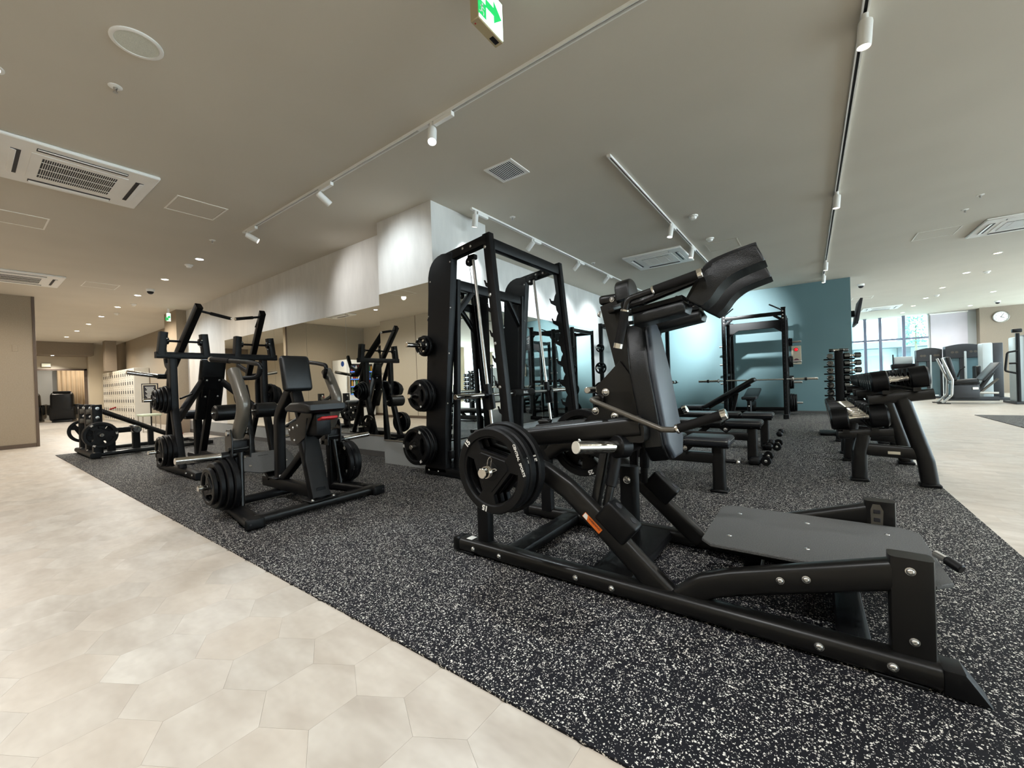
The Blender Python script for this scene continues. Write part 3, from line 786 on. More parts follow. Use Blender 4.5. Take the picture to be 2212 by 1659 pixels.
# ================================================================== WEIGHT PLATES
_pm = {}
def plate_mesh(R, t, grip=True):
    key = (round(R, 4), round(t, 4), grip)
    if key in _pm: return _pm[key]
    def loop(cu, pts):
        sp = cu.splines.new('POLY'); sp.points.add(len(pts) - 1)
        for q, p in zip(sp.points, pts): q.co = (p[0], p[1], 0, 1)
        sp.use_cyclic_u = True
    mb = MB()
    if grip:
        cu = bpy.data.curves.new('plate', 'CURVE'); cu.dimensions = '2D'; cu.fill_mode = 'BOTH'; cu.extrude = t * 0.24; cu.bevel_depth = t * 0.08; cu.bevel_resolution = 1
        loop(cu, circ(R * 0.88, 40))
        loop(cu, circ(0.024, 16))
        for c in (75, 195, 315):
            pts = []
            for k in range(9):
                a = math.radians(c - 41 + 82 * k / 8); pts.append((0.775*R*math.cos(a), 0.775*R*math.sin(a)))
            a0, a1 = math.radians(c + 46), math.radians(c - 46)
            q0 = Vector((0.58*R*math.cos(a0), 0.58*R*math.sin(a0))); q1 = Vector((0.58*R*math.cos(a1), 0.58*R*math.sin(a1)))
            for k in range(5): pts.append(tuple(q0.lerp(q1, 0.04 + 0.92 * k / 4)))
            loop(cu, pts)
        o = bpy.data.objects.new('plate', cu); COL.objects.link(o)
        me = bpy.data.meshes.new_from_object(o.evaluated_get(bpy.context.evaluated_depsgraph_get()))
        mb.add([v.co for v in me.vertices], [list(p.vertices) for p in me.polygons]); bpy.data.objects.remove(o)
        tri = []
        for c in (135, 255, 15):
            for d in (-14, -5, 5, 14):
                a = math.radians(c + d); tri.append((0.50*R*math.cos(a), 0.50*R*math.sin(a)))
        tri = sorted(tri, key=lambda p: math.atan2(p[1], p[0]))
        mb.prism(tri, (0, 0, 0), (1,0,0), (0,1,0), t * 0.80, t * 0.10, 1)
    else:
        mb.lathe([(0.024, -t*0.3), (R*0.88, -t*0.3), (R*0.88, t*0.3), (0.024, t*0.3), (0.024, -t*0.3)], n=36)
    mb.lathe([(0.79*R, -0.33*t), (0.815*R, -0.5*t), (0.965*R, -0.5*t), (R, -0.33*t), (R, 0.33*t), (0.965*R, 0.5*t), (0.815*R, 0.5*t), (0.79*R, 0.33*t), (0.79*R, -0.33*t)], n=44)
    mb.lathe([(0.0245, -0.46*t), (0.20*R, -0.46*t), (0.22*R, -0.40*t), (0.22*R, 0.40*t), (0.20*R, 0.46*t), (0.0245, 0.46*t), (0.0245, -0.46*t)], n=24)
    _pm[key] = mb.mesh('weight_plate', 'rubber', 32)
    return _pm[key]
def plate(c, axis, R, t, label, group, num=None, roll=0.0, brand=False, z=MAT_Z, grip=True, up=(0, 0, 1)):
    """weight plate; the lettered face looks along axis"""
    o = new_obj('weight_plate', plate_mesh(R, t, grip)); tag(o, label, 'weight plate', group)
    ax = Vector(axis).normalized(); x = Vector(up).cross(ax)
    if x.length < 0.05: x = Vector((1, 0, 0))
    mw = frame_mat(Vector(c) + Vector((0, 0, z)), x, ax) @ Matrix.Rotation(roll, 4, 'Z')
    o.matrix_world = mw
    if num:
        spots = [(135, num), (255, num)] + ([] if brand else [(15, num)])
        for a, s in spots:
            a = math.radians(a); l = new_obj('numeral', text_mesh(s, 0.17*R, 0.0006, 'ink', 0.0015), o)
            l.matrix_local = Matrix.Translation((0.89*R*math.cos(a), 0.89*R*math.sin(a), 0.5*t)) @ Matrix.Rotation(a - PI/2, 4, 'Z')
        if brand:
            a = math.radians(18); l = new_obj('lettering', text_mesh('CENTRAL  SPORTS', 0.088*R, 0.0006, 'ink', 0.0006), o)
            l.matrix_local = Matrix.Translation((0.89*R*math.cos(a), 0.89*R*math.sin(a), 0.5*t)) @ Matrix.Rotation(a - PI/2, 4, 'Z')
    return o
def peg(parent, a, b, r=0.0235, tip=True, m='chrome', name='weight_peg'):
    mb = MB().cyl(a, b, r, 20, 0.003)
    return mb.build(name, m, parent)

# ================================================================== SQUAT MACHINE IN FRONT
CYM = 2.03
A = machine('squat_machine', (-0.65, CYM), 'large black lever squat machine with slate back pad in the foreground', 'exercise machine')
M['cap'] = mat('pale_end_cap', '#cbc5b8', 0.5, 0, 0.03, 30)
M['grip'] = mat('grip_tape', '#4a4a49', 0.8, 0, 0.25, 260, 0.5, 420)
def curve(pts, n=4):
    pts = [Vector((p[0], p[1], 0)) for p in pts]; out = []
    for i in range(len(pts) - 1):
        p0, p1, p2, p3 = pts[max(i-1, 0)], pts[i], pts[i+1], pts[min(i+2, len(pts)-1)]
        for k in range(n):
            t = k / n
            q = 0.5 * ((2*p1) + (p2 - p0)*t + (2*p0 - 5*p1 + 4*p2 - p3)*t*t + (3*p1 - p0 - 3*p2 + p3)*t**3)
            out.append((q.x, q.y))
    return out + [tuple(pts[-1][:2])]
outer = curve([(-0.408, 1.262), (-0.375, 1.318), (-0.345, 1.368), (-0.316, 1.402), (-0.245, 1.424), (-0.149, 1.443)])
mid = curve([(-0.398, 1.254), (-0.364, 1.308), (-0.332, 1.356), (-0.302, 1.388), (-0.240, 1.411), (-0.146, 1.430)])
inner = curve([(-0.350, 1.222), (-0.312, 1.252), (-0.275, 1.300), (-0.232, 1.333), (-0.180, 1.352), (-0.120, 1.368)])
def mir(y, s): return CYM + s * (CYM - y)       # s=-1 near side (y as given), s=+1 mirrored far side
for s in (-1, 1):
    Y = lambda y: mir(y, s)
    yr = Y(1.68)
    rail = MB().beam([(-1.60, yr, 0.043), (0.29, yr, 0.043)], 0.085, 0.074, 0.026, seg=3).build('base_rail', 'satin', A)
    MB().prism([(0.29, 0.006), (0.385, 0.006), (0.335, 0.080), (0.29, 0.080)], (0, yr, 0), (1,0,0), (0,0,1), 0.087, 0.006, 2).build('end_cap', 'black', rail)
    MB().rbox((-1.625, yr, 0.043), (0.05, 0.087, 0.076), 0.014).build('end_cap', 'black', rail)
    for x in (-1.56, 0.20): MB().rbox((x, yr, 0.006), (0.12, 0.075, 0.012), 0.003, 1).build('foot_pad', 'rubber', rail)
    for x, z in ((-1.496, 0.042), (-1.317, 0.043), (-0.877, 0.044), (-0.705, 0.042), (0.006, 0.046), (0.183, 0.048)):
        bolt(A, (x, Y(1.637), z), (0, s, 0), 0.011, 0.010)
    # rear post with rounded cap
    MB().beam([(-1.455, Y(1.70), 0.06), (-1.455, Y(1.70), 0.655)], 0.06, 0.085, 0.02, up=(1,0,0)).build('rear_post', 'black', A)
    MB().rbox((-1.455, Y(1.70), 0.668), (0.088, 0.063, 0.034), 0.016, 3).build('post_cap', 'satin', A)
    bolt(A, (-1.455, Y(1.668), 0.60), (0, s, 0), 0.014, 0.012); bolt(A, (-1.40, Y(1.668), 0.47), (0, s, 0), 0.012, 0.010)
    # arched tube
    arch = MB().beam([(-1.44, Y(1.70), 0.45), (-1.33, Y(1.70), 0.525), (-1.18, Y(1.70), 0.535), (-1.047, Y(1.70), 0.492), (-0.925, Y(1.70), 0.425), (-0.806, Y(1.70), 0.325), (-0.566, Y(1.70), 0.115), (-0.49, Y(1.70), 0.05)], 0.062, 0.098, 0.024, up=(0.4,0,1), bend=0.16, seg=3).build('arched_frame', 'satin', A)
    d = Vector((0.24, 0, -0.205)).normalized(); rot = Matrix(((d.x, 0, -d.z), (0, 1, 0), (d.z, 0, d.x)))
    blk = MB().rbox((-0.690, Y(1.70), 0.315), (0.165, 0.086, 0.110), 0.014, 3, rot).build('catch_block', 'black', A)
    nrm = Vector((-d.z, 0, d.x))
    for k in (-0.042, 0.042):
        c = Vector((-0.690, Y(1.70), 0.315)) + d * k + nrm * 0.056
        MB().cyl(c - nrm*0.004, c + nrm*0.0006, 0.016, 16).build('slot', 'dark', blk)
    # front arm and post carrying the platform
    MB().beam([(-0.43, Y(1.70), 0.05), (-0.345, Y(1.70), 0.125), (-0.24, Y(1.70), 0.168), (0.22, Y(1.70), 0.315)], 0.060, 0.095, 0.022, up=(0,0,1), bend=0.10, seg=3).build('platform_arm', 'satin', A)
    MB().beam([(0.235, Y(1.70), 0.06), (0.235, Y(1.70), 0.372)], 0.066, 0.102, 0.014, up=(1,0,0)).build('front_post', 'satin', A)
    for x, z in ((-0.097, 0.222), (-0.023, 0.245), (0.231, 0.335), (0.236, 0.125)):
        bolt(A, (x, Y(1.667), z), (0, s, 0), 0.010, 0.010)
    # lever
    lev = MB().beam([(-1.43, Y(1.83), 0.612), (-0.62, Y(1.83), 0.722)], 0.06, 0.098, 0.028, seg=3).build('lever_arm', 'satin', A)
    MB().cyl((-1.455, Y(1.67), 0.612), (-1.455, Y(1.88), 0.612), 0.032, 22, 0.004).build('pivot', 'satin', A)
    # loading horn on the carriage
    b0, b1 = Vector((-0.705, Y(1.84), 0.622)), Vector((-0.825, Y(1.585), 0.647)); dv = (b1-b0).normalized()
    MB().cyl(b0 - dv*0.01, b0 + dv*0.055, 0.053, 24, 0.004).build('horn_collar', 'black', A)
    h = MB().cyl(b0 + dv*0.05, b1, 0.0285, 26, 0.003).build('weight_horn', 'chrome', A)
    MB().cyl(b1 - dv*0.002, b1 + dv*0.003, 0.0272, 24).build('horn_cap', 'cap', h)
    bolt(h, b1 - dv*0.02 + Vector((0, 0, 0.0285)), (0, 0, 1), 0.006, 0.010)
    # damper between the lever and the catch
    MB().cyl((-0.735, Y(1.83), 0.60), (-0.757, Y(1.79), 0.44), 0.026, 18, 0.003).build('damper_sleeve', 'black', A)
    MB().cyl((-0.755, Y(1.794), 0.46), (-0.770, Y(1.765), 0.35), 0.020, 16).build('damper_rod', 'satin', A)
    MB().beam([(-0.795, Y(1.845), 0.62), (-0.825, Y(1.765), 0.35)], 0.055, 0.04, 0.012, up=(1,0,0)).build('damper_stay', 'satin', A)
    # storage peg with plates
    MB().cyl((-1.225, Y(1.70), 0.525), (-1.225, Y(1.645), 0.525), 0.042, 24, 0.004).build('peg_collar', 'black', A)
    peg(A, (-1.225, Y(1.65), 0.525), (-1.225, Y(1.415), 0.525), 0.0245)
    # handles
    gp = MB().tube([(-0.690, Y(1.765), 1.086), (-0.651, Y(1.765), 1.241), (-0.640, Y(1.765), 1.290), (-0.527, Y(1.765), 1.312), (-0.339, Y(1.765), 1.349)], 0.0145, 14, 0.05).build('upper_handle', 'satin', A)
    for a, b in (((-0.688, 1.094), (-0.652, 1.238)), ((-0.524, 1.3125), (-0.345, 1.348))):
        MB().cyl((a[0], Y(1.765), a[1]), (b[0], Y(1.765), b[1]), 0.0195, 16, 0.002).build('grip', 'foam', gp)
    for a, b in (((-0.692, 1.076), (-0.686, 1.100)), ((-0.6525, 1.236), (-0.650, 1.246)), ((-0.530, 1.311), (-0.520, 1.3135)), ((-0.350, 1.347), (-0.330, 1.351))):
        MB().cyl((a[0], Y(1.765), a[1]), (b[0], Y(1.765), b[1]), 0.0212, 18, 0.002).build('grip_cap', 'chrome', gp)
    MB().beam([(-0.66, Y(1.775), 1.27), (-0.80, CYM + s*0.03, 1.30)], 0.03, 0.03, 0.012).build('handle_stay', 'satin', A)
    hp_ = [(-0.880, Y(1.95), 0.842), (-0.850, Y(1.80), 0.843), (-0.513, Y(1.78), 0.716), (-0.462, Y(1.78), 0.717), (-0.270, Y(1.78), 0.787)] if s < 0 else [(-0.880, Y(1.95), 0.842), (-0.850, Y(1.80), 0.843), (-0.74, Y(1.78), 0.70), (-0.70, Y(1.78), 0.69), (-0.53, Y(1.78), 0.765)]
    lh = MB().tube(hp_, 0.0125, 14, 0.045).build('lower_handle', 'grey', A)
    q0, q1 = Vector(hp_[3]), Vector(hp_[4]); qd = (q1 - q0).normalized()
    MB().cyl(q0 + qd*0.015, q1 - qd*0.006, 0.019, 16, 0.002).build('grip', 'foam', lh)
    MB().cyl(q0 + qd*0.008, q0 + qd*0.020, 0.0205, 18, 0.002).build('grip_cap', 'chrome', lh)
    MB().cyl(q1 - qd*0.016, q1 + qd*0.008, 0.0215, 18, 0.003).build('grip_cap', 'chrome', lh)
    # shoulder pad and S-shaped front pad, one of each per side
    lo, hi = sorted((Y(1.80), Y(1.935))); ym = (lo+hi)/2
    MB().prism([(-0.640, 1.232), (-0.420, 1.262), (-0.421, 1.284), (-0.640, 1.254)], (0, ym, 0), (1,0,0), (0,0,1), hi - lo - 0.012, 0.004, 1).build('shoulder_board', 'black', A)
    MB().prism([(-0.632, 1.176), (-0.412, 1.210), (-0.404, 1.238), (-0.418, 1.262), (-0.636, 1.232)], (0, ym, 0), (1,0,0), (0,0,1), hi - lo, 0.020, 4).build('shoulder_pad', 'vinyl', A, 60)
    for x, z in ((-0.600, 1.258), (-0.455, 1.278)): bolt(A, (x, ym, z), (-0.14, 0, 1), 0.009, 0.016)
    MB().prism(outer + mid[::-1], (0, ym, 0), (1,0,0), (0,0,1), hi - lo - 0.012, 0.004, 1).build('front_board', 'black', A, 50)
    MB().prism(mid + inner[::-1], (0, ym, 0), (1,0,0), (0,0,1), hi - lo, 0.022, 4).build('front_pad', 'vinyl', A, 60)
    bolt(A, (-0.235, ym, 1.424), (-0.25, 0, 1), 0.009, 0.016)
    # support tubes under the boards
    MB().beam([(-0.80, CYM + s*0.06, 1.285), (-0.60, (lo+hi)/2, 1.29), (-0.36, (lo+hi)/2, 1.352), (-0.22, (lo+hi)/2, 1.40)], 0.045, 0.03, 0.012, bend=0.05).build('pad_arm', 'satin', A)
    # gusset plate on the spine
    MB().prism([(-0.765, 1.03), (-0.70, 0.94), (-0.665, 0.72), (-0.985, 0.675), (-0.975, 0.72), (-0.88, 0.80), (-0.90, 0.90)], (0, CYM + s*0.052, 0), (1,0,0), (0,0,1), 0.010, 0.002, 1).build('gusset', 'satin', A)
    for x, z in ((-0.845, 0.873), (-0.905, 0.775), (-0.80, 0.75)): bolt(A, (x, CYM + s*0.058, z), (0, s, 0), 0.016, 0.010)
    MB().cyl((-0.93, CYM + s*0.02, 0.885), (-0.93, CYM + s*0.10, 0.885), 0.017, 18, 0.003).build('linkage_pin', 'steel', A)
    MB().cyl((-0.875, CYM + s*0.06, 0.835), (-0.875, CYM + s*0.085, 0.835), 0.028, 20, 0.003).build('linkage_bush', 'satin', A)

# things on the middle line of the machine
MB().beam([(-0.655, CYM, 0.60), (-0.82, CYM, 1.33)], 0.085, 0.115, 0.024, up=(1,0,0)).build('spine', 'satin', A)
MB().rbox((-0.826, CYM, 1.352), (0.104, 0.082, 0.05), 0.018, 3).build('spine_cap', 'satin', A)
bolt(A, (-0.884, CYM, 1.285), (-1, 0, 0), 0.014, 0.016); bolt(A, (-0.80, CYM - 0.045, 1.345), (0, -1, 0), 0.010, 0.01)
MB().beam([(-0.645, 1.81, 0.690), (-0.645, 2.25, 0.690)], 0.09, 0.085, 0.016).build('carriage_beam', 'satin', A)
MB().beam([(-0.705, 1.82, 0.622), (-0.705, 2.24, 0.622)], 0.07, 0.07, 0.02).build('horn_beam', 'satin', A)
MB().beam([(-1.27, 1.70, 0.045), (-1.27, 2.36, 0.045)], 0.11, 0.06, 0.018).build('rear_cross_tube', 'black', A)
MB().beam([(-0.74, 1.70, 0.045), (-0.74, 2.36, 0.045)], 0.20, 0.062, 0.024).build('middle_cross_plate', 'black', A)
MB().beam([(0.10, 1.70, 0.045), (0.10, 2.36, 0.045)], 0.09, 0.06, 0.018).build('front_cross_tube', 'black', A)
st = MB().beam([(-0.757, CYM, 0.07), (-0.757, CYM, 0.492)], 0.06, 0.098, 0.028, up=(1,0,0), seg=3).build('stop_post', 'black', A)
for z in (0.24, 0.425): bolt(A, (-0.757, CYM - 0.031, z), (0, -1, 0), 0.016, 0.008)
# back pad: dark shell with slate cover
pd = Vector((-0.155, 0, 1)).normalized(); o0 = Vector((-0.515, CYM, 0.555))
sh = [(-0.075, 0), (0.075, 0), (0.140, 0.075), (0.140, 0.42), (0.090, 0.62), (0.055, 0.665), (-0.055, 0.665), (-0.090, 0.62), (-0.140, 0.42), (-0.140, 0.075)]
w = Vector((0,1,0)).cross(pd)
pad = MB().prism(sh, o0 - w*0.062, (0,1,0), pd, 0.100, 0.018, 3).build('back_pad', 'vinyl', A)
cv = [(p[0]*0.95, 0.004 + p[1]*0.99) for p in sh]
MB().prism(cv, o0 - w*0.005, (0,1,0), pd, 0.034, 0.026, 3).build('pad_cover', 'vinyl_grey', pad)
MB().rbox((-0.62, CYM, 0.80), (0.06, 0.10, 0.30), 0.01, 2, Matrix.Rotation(-0.155, 3, 'Y')).build('pad_bracket', 'satin', A)
# head rest
hp = [(-0.07, 0.0), (0.07, 0.0), (0.07, 0.055)] + [(0.07*math.cos(k*PI/10), 0.055 + 0.052*math.sin(k*PI/10)) for k in range(1, 10)] + [(-0.07, 0.055)]
MB().prism(hp, (-0.735, CYM, 1.335), (0,1,0), (-0.1,0,1), 0.075, 0.010, 3).build('head_rest', 'vinyl', A)
# platform
pl = [(-0.37, 1.79), (-0.33, 1.745), (0.30, 1.745), (0.345, 1.79), (0.345, 2.27), (0.30, 2.315), (-0.33, 2.315), (-0.37, 2.27)]
plat = MB().prism(pl, (0, 0, 0.270), (1,0,0), (0,1,0), 0.014, 0.003, 1).build('platform', 'grip', A)
for x in (-0.28, -0.02, 0.24):
    for y in (1.87, 2.19): bolt(plat, (x, y, 0.2765), (0, 0, 1), 0.008, 0.003)
for y in (1.86, 2.20): MB().beam([(-0.32, y, 0.238), (0.30, y, 0.238)], 0.05, 0.05, 0.01).build('platform_bearer', 'black', A)
MB().beam([(0.22, 1.72, 0.215), (0.22, 2.34, 0.215)], 0.05, 0.05, 0.01).build('platform_bearer', 'black', A)
MB().beam([(-0.20, 1.72, 0.16), (-0.20, 2.34, 0.16)], 0.06, 0.05, 0.01).build('platform_bearer', 'black', A)
kn = MB().cyl((0.355, 1.93, 0.30), (0.385, 1.90, 0.285), 0.015, 14, 0.003).build('platform_knob', 'black', A)
MB().cyl((0.335, 1.96, 0.305), (0.356, 1.93, 0.30), 0.012, 12).build('knob_stem', 'steel', kn)
# index plate on the far post, stickers
ix = MB().prism([(-0.018, 0.0), (0.018, 0.0), (0.022, 0.10), (0.012, 0.125), (-0.012, 0.125), (-0.020, 0.10)], (0.222, 2.3235, 0.235), (1,0,0), (0,0,1), 0.004).build('index_plate', 'grey', A)
for z in (0.26, 0.295, 0.33): MB().rbox((0.223, 2.3205, z), (0.022, 0.003, 0.016), 0.001, 1).build('index_hole', 'dark', ix)
d = Vector((0.24, 0, -0.205)).normalized(); up = Vector((0.205, 0, 0.24)).normalized()
sc_ = Vector((-0.80, 1.6675, 0.298))
stk = MB().prism([(-0.052, -0.013), (0.052, -0.013), (0.052, 0.013), (-0.052, 0.013)], sc_, d, up, 0.0012).build('warning_sticker', 'orange', A)
MB().prism([(-0.050, -0.011), (-0.024, -0.011), (-0.034, 0.011), (-0.050, 0.011)], sc_ - Vector((0, 0.0008, 0)), d, up, 0.0008).build('sticker_triangle_field', 'ink', stk)
letters(stk, 'lettering', 'WARNING', 0.014, sc_ + d*0.012 + up*0.004 - Vector((0, 0.001, 0)), d, (0, -1, 0), 'dark')
MB().rspan((-1.56, 1.655, 0.0795), (-1.52, 1.70, 0.081), 0.0005, 1).build('serial_label', 'ink', A)

# plates on the two storage pegs
yy = 1.475
for i, (R, t) in enumerate(((0.205, 0.040), (0.208, 0.046), (0.222, 0.052))):
    plate((-1.225, yy + t/2, 0.525), (0, -1, 0), R, t, ('outermost', 'middle', 'innermost')[i] + ' of three black weight plates on the near peg of the squat machine', 'plates on the squat machine', '15', roll=math.radians(3), brand=(i == 0))
    yy += t + 0.004
yy = 2.418
for i, (R, t, n) in enumerate(((0.222, 0.052, '25'), (0.222, 0.050, '20'))):
    plate((-1.225, yy + t/2, 0.525), (0, -1, 0), R, t, ('inner', 'outer')[i] + ' of two black weight plates on the far peg of the squat machine', 'plates on the squat machine', n, roll=math.radians(35 + 60*i))
    yy += t + 0.004
c = thing('spring_collar', (-1.225, 1.452, 0.525 + MAT_Z), 'chrome spring collar holding the lettered plates on the squat machine', 'collar')
cm = MB()
for k in range(4): cm.lathe([(0.0265 + 0.0022*math.cos(q*PI/3), -0.008 + k*0.005 + 0.0022*math.sin(q*PI/3)) for q in range(7)], (0, 0, 0), (0, 1, 0), 26)
new_obj('coil', cm.mesh('coil', 'chrome'), c)
new_obj('handle', MB().tube([(0.010, -0.008, 0.026), (0.022, -0.014, 0.062), (0.034, -0.012, 0.078), (0.036, -0.004, 0.064), (0.022, 0.004, 0.028)], 0.0022, 8, 0.01).mesh('handle', 'chrome'), c)
new_obj('handle', MB().tube([(0.022, 0.006, 0.014), (0.058, -0.006, 0.022), (0.068, -0.008, 0.018), (0.050, 0.0, 0.010), (0.026, 0.010, 0.0)], 0.0022, 8, 0.008).mesh('handle', 'chrome'), c)
# ================================================================== CHEST-SUPPORTED ROW MACHINE
CB = 1.665
B = machine('row_machine', (-3.45, CB), 'plate-loaded row machine with grey arms and small black chest pad', 'exercise machine')
for s in (-1, 1):
    Y = lambda y: CB + s * (CB - y)
    ft = MB().beam([(-3.07, Y(1.175), 0.042), (-3.78, Y(1.275), 0.042)], 0.115, 0.068, 0.030, seg=3).build('side_foot', 'black', B)
    MB().rbox((-3.055, Y(1.173), 0.042), (0.03, 0.120, 0.074), 0.014, 3, Matrix.Rotation(s*0.14, 3, 'Z')).build('end_cap', 'rubber', ft)
    for k in (-0.032, 0.032): bolt(ft, (-3.040, Y(1.173) + k, 0.044), (1, 0, 0), 0.006, 0.002, 'dark')
    # pillar under the arm
    MB().beam([(-3.62, Y(1.275), 0.05), (-3.61, Y(1.285), 0.50)], 0.065, 0.075, 0.012, up=(1,0,0)).build('pillar', 'black', B)
    MB().cyl((-3.50, Y(1.262), 0.07), (-3.555, Y(1.285), 0.47), 0.019, 14).build('stay_rod', 'satin', B)
    # pivot bracket: two cheeks and cross bolts
    for k in (-0.062, 0.062):
        MB().prism([(-0.06, -0.11), (0.06, -0.11), (0.07, 0.05), (0.045, 0.12), (-0.03, 0.12), (-0.065, 0.04)], (-3.60, Y(1.285) + k, 0.535), (1,0,0), (0,0,1), 0.012, 0.003, 1).build('bracket_cheek', 'satin', B)
    for x, z in ((-3.60, 0.62), (-3.57, 0.50), (-3.63, 0.45)):
        MB().cyl((x, Y(1.205), z), (x, Y(1.365), z), 0.017, 14, 0.003).build('bracket_pin', 'steel' if z > 0.6 else 'satin', B)
    MB().rbox((-3.60, Y(1.285), 0.52), (0.085, 0.11, 0.09), 0.012).build('bracket_core', 'black', B)
    # bent grey arm
    MB().tube([(-3.635, Y(1.285), 1.105), (-3.60, Y(1.285), 1.06), (-3.475, Y(1.285), 0.87), (-3.48, Y(1.285), 0.78), (-3.60, Y(1.285), 0.60)], 0.046, 18, 0.22).build('swing_arm', 'grey', B)
    # handle
    hd = MB().tube([(-3.60, Y(1.30), 1.045), (-3.47, Y(1.40), 1.045), (-3.42, Y(1.40), 1.145), (-3.62, Y(1.38), 1.175), (-4.10, Y(1.30), 1.222)], 0.0175, 12, 0.09).build('handle', 'black', B)
    MB().cyl((-3.86, Y(1.34), 1.1985), (-4.12, Y(1.297), 1.224), 0.0225, 14, 0.003).build('grip', 'foam', hd)
    MB().cyl((-4.115, Y(1.298), 1.2235), (-4.14, Y(1.294), 1.226), 0.024, 16, 0.004).build('grip_cap', 'chrome', hd)
    # pegs
    MB().cyl((-3.60, Y(1.285), 0.455), (-3.60, Y(1.165), 0.455), 0.033, 18, 0.003).build('horn_collar', 'satin', B)
    peg(B, (-3.60, Y(1.17), 0.455), (-3.60, Y(0.89), 0.468), 0.0245)
    MB().cyl((-3.60, Y(1.30), 0.245), (-3.60, Y(1.235), 0.245), 0.040, 18, 0.004).build('peg_collar', 'black', B)
    peg(B, (-3.60, Y(1.24), 0.245), (-3.60, Y(1.015), 0.245), 0.0205)
    yy = 1.228
    specs = ((0.208, 0.042), (0.195, 0.038), (0.172, 0.036), (0.138, 0.030)) if s < 0 else ((0.208, 0.045), (0.208, 0.045), (0.19, 0.040))
    for i, (R, t_) in enumerate(specs):
        yc = yy - t_/2
        plate((-3.60, Y(yc), 0.245), (0, -1, 0), R, t_, ORD[i] + ' weight plate from the frame on the ' + ('near' if s < 0 else 'far') + ' peg of the row machine', 'plates on the row machine', None if s < 0 else '20', roll=0.6 + i)
        yy -= t_ + 0.003
MB().beam([(-3.12, 1.20, 0.045), (-3.12, 2.13, 0.045)], 0.085, 0.066, 0.024, seg=3).build('front_cross_tube', 'satin', B)
MB().beam([(-3.80, 1.26, 0.045), (-3.80, 2.07, 0.045)], 0.075, 0.062, 0.02).build('rear_cross_tube', 'black', B)
MB().beam([(-3.10, CB, 0.125), (-4.05, CB, 0.125)], 0.075, 0.095, 0.014).build('centre_beam', 'black', B)
MB().rspan((-3.19, CB - 0.11, 0.078), (-3.05, CB + 0.11, 0.090), 0.003, 1).build('base_flange', 'black', B)
for y in (CB - 0.085, CB + 0.085): bolt(B, (-3.07, y, 0.090), (0, 0, 1), 0.011, 0.010)
MB().beam([(-3.12, CB, 0.09), (-3.275, CB, 0.55)], 0.15, 0.075, 0.016, up=(1,0,0.3)).build('seat_column', 'black', B)
MB().beam([(-3.30, CB, 0.46), (-3.52, CB, 0.30), (-3.76, CB, 0.14)], 0.06, 0.06, 0.012).build('column_stay', 'black', B)
for k in (-1, 1):
    MB().prism([(-3.44, 0.60), (-3.40, 0.53), (-3.30, 0.50), (-3.18, 0.56), (-3.06, 0.73), (-3.06, 0.775), (-3.20, 0.775), (-3.28, 0.70), (-3.42, 0.66)], (0, CB + k*0.072, 0), (1,0,0), (0,0,1), 0.008, 0.002, 1).build('seat_bracket', 'satin', B)
for x, z in ((-3.41, 0.615), (-3.335, 0.535), (-3.35, 0.635), (-3.28, 0.655)): bolt(B, (x, CB - 0.077, z), (0, -1, 0), 0.010, 0.008)
MB().rspan((-3.20, CB - 0.062, 0.58), (-3.02, CB + 0.062, 0.755), 0.02, 2).build('seat_carriage', 'black', B)
seat = MB().prism([(-0.20, -0.035), (0.14, -0.045), (0.185, -0.02), (0.18, 0.02), (0.06, 0.045), (-0.12, 0.035), (-0.205, 0.0)], (-3.13, CB, 0.805), (1,0,0), (0,0,1), 0.30, 0.026, 3).build('seat', 'vinyl', B)
MB().rbox((-2.985, CB + 0.01, 0.715), (0.075, 0.13, 0.020), 0.008, 2, Matrix.Rotation(-0.25, 3, 'Y')).build('adjust_lever', 'red', B)
MB().tube([(-3.11, CB - 0.085, 0.72), (-3.12, CB - 0.10, 0.55), (-3.16, CB - 0.095, 0.33)], 0.004, 8, 0.1).build('cable', 'black', B)
MB().beam([(-3.445, CB, 0.92), (-3.26, CB, 0.50)], 0.085, 0.05, 0.010, up=(1,0,0)).build('pad_post', 'black', B)
letters(B, 'logo', 'A', 0.075, (-3.345, CB, 0.770), (0, 1, 0), (0.91, 0, 0.40), 'grey')
MB().beam([(-3.775, CB, 0.16), (-3.755, CB, 0.72), (-3.50, CB, 0.965)], 0.075, 0.085, 0.018, up=(1,0,0.2), bend=0.22, seg=3).build('bent_upright', 'black', B)
MB().rspan((-3.731, CB - 0.03, 0.185), (-3.729, CB + 0.03, 0.205), 0.0005, 1).build('serial_label', 'ink', B)
MB().rbox((-3.775, CB, 0.18), (0.13, 0.15, 0.014), 0.004, 1).build('upright_flange', 'black', B)
rp = Matrix.Rotation(-0.20, 3, 'Y')
cp = MB().rbox((-3.43, CB, 1.075), (0.062, 0.235, 0.300), 0.028, 3, rp).build('chest_pad', 'vinyl', B)
MB().rbox((-3.475, CB, 1.07), (0.03, 0.12, 0.18), 0.006, 1, rp).build('pad_plate', 'black', B)
fp = MB().prism([(-0.24, 0.0), (-0.10, -0.07), (0.10, -0.07), (0.24, 0.0), (0.24, 0.24), (-0.24, 0.24)], (-3.95, CB, 0.255), (0,1,0), (-0.88,0,0.47), 0.010, 0.002, 1).build('foot_plate', 'grip', B)
for y in (-0.15, 0.15):
    for k in (0.05, 0.19): bolt(fp, (-3.95 - 0.88*k + 0.003, CB + y, 0.255 + 0.47*k + 0.006), (0.47, 0, 0.88), 0.010, 0.003)
MB().beam([(-3.90, CB, 0.16), (-4.12, CB, 0.33)], 0.10, 0.04, 0.008).build('plate_bracket', 'black', B)

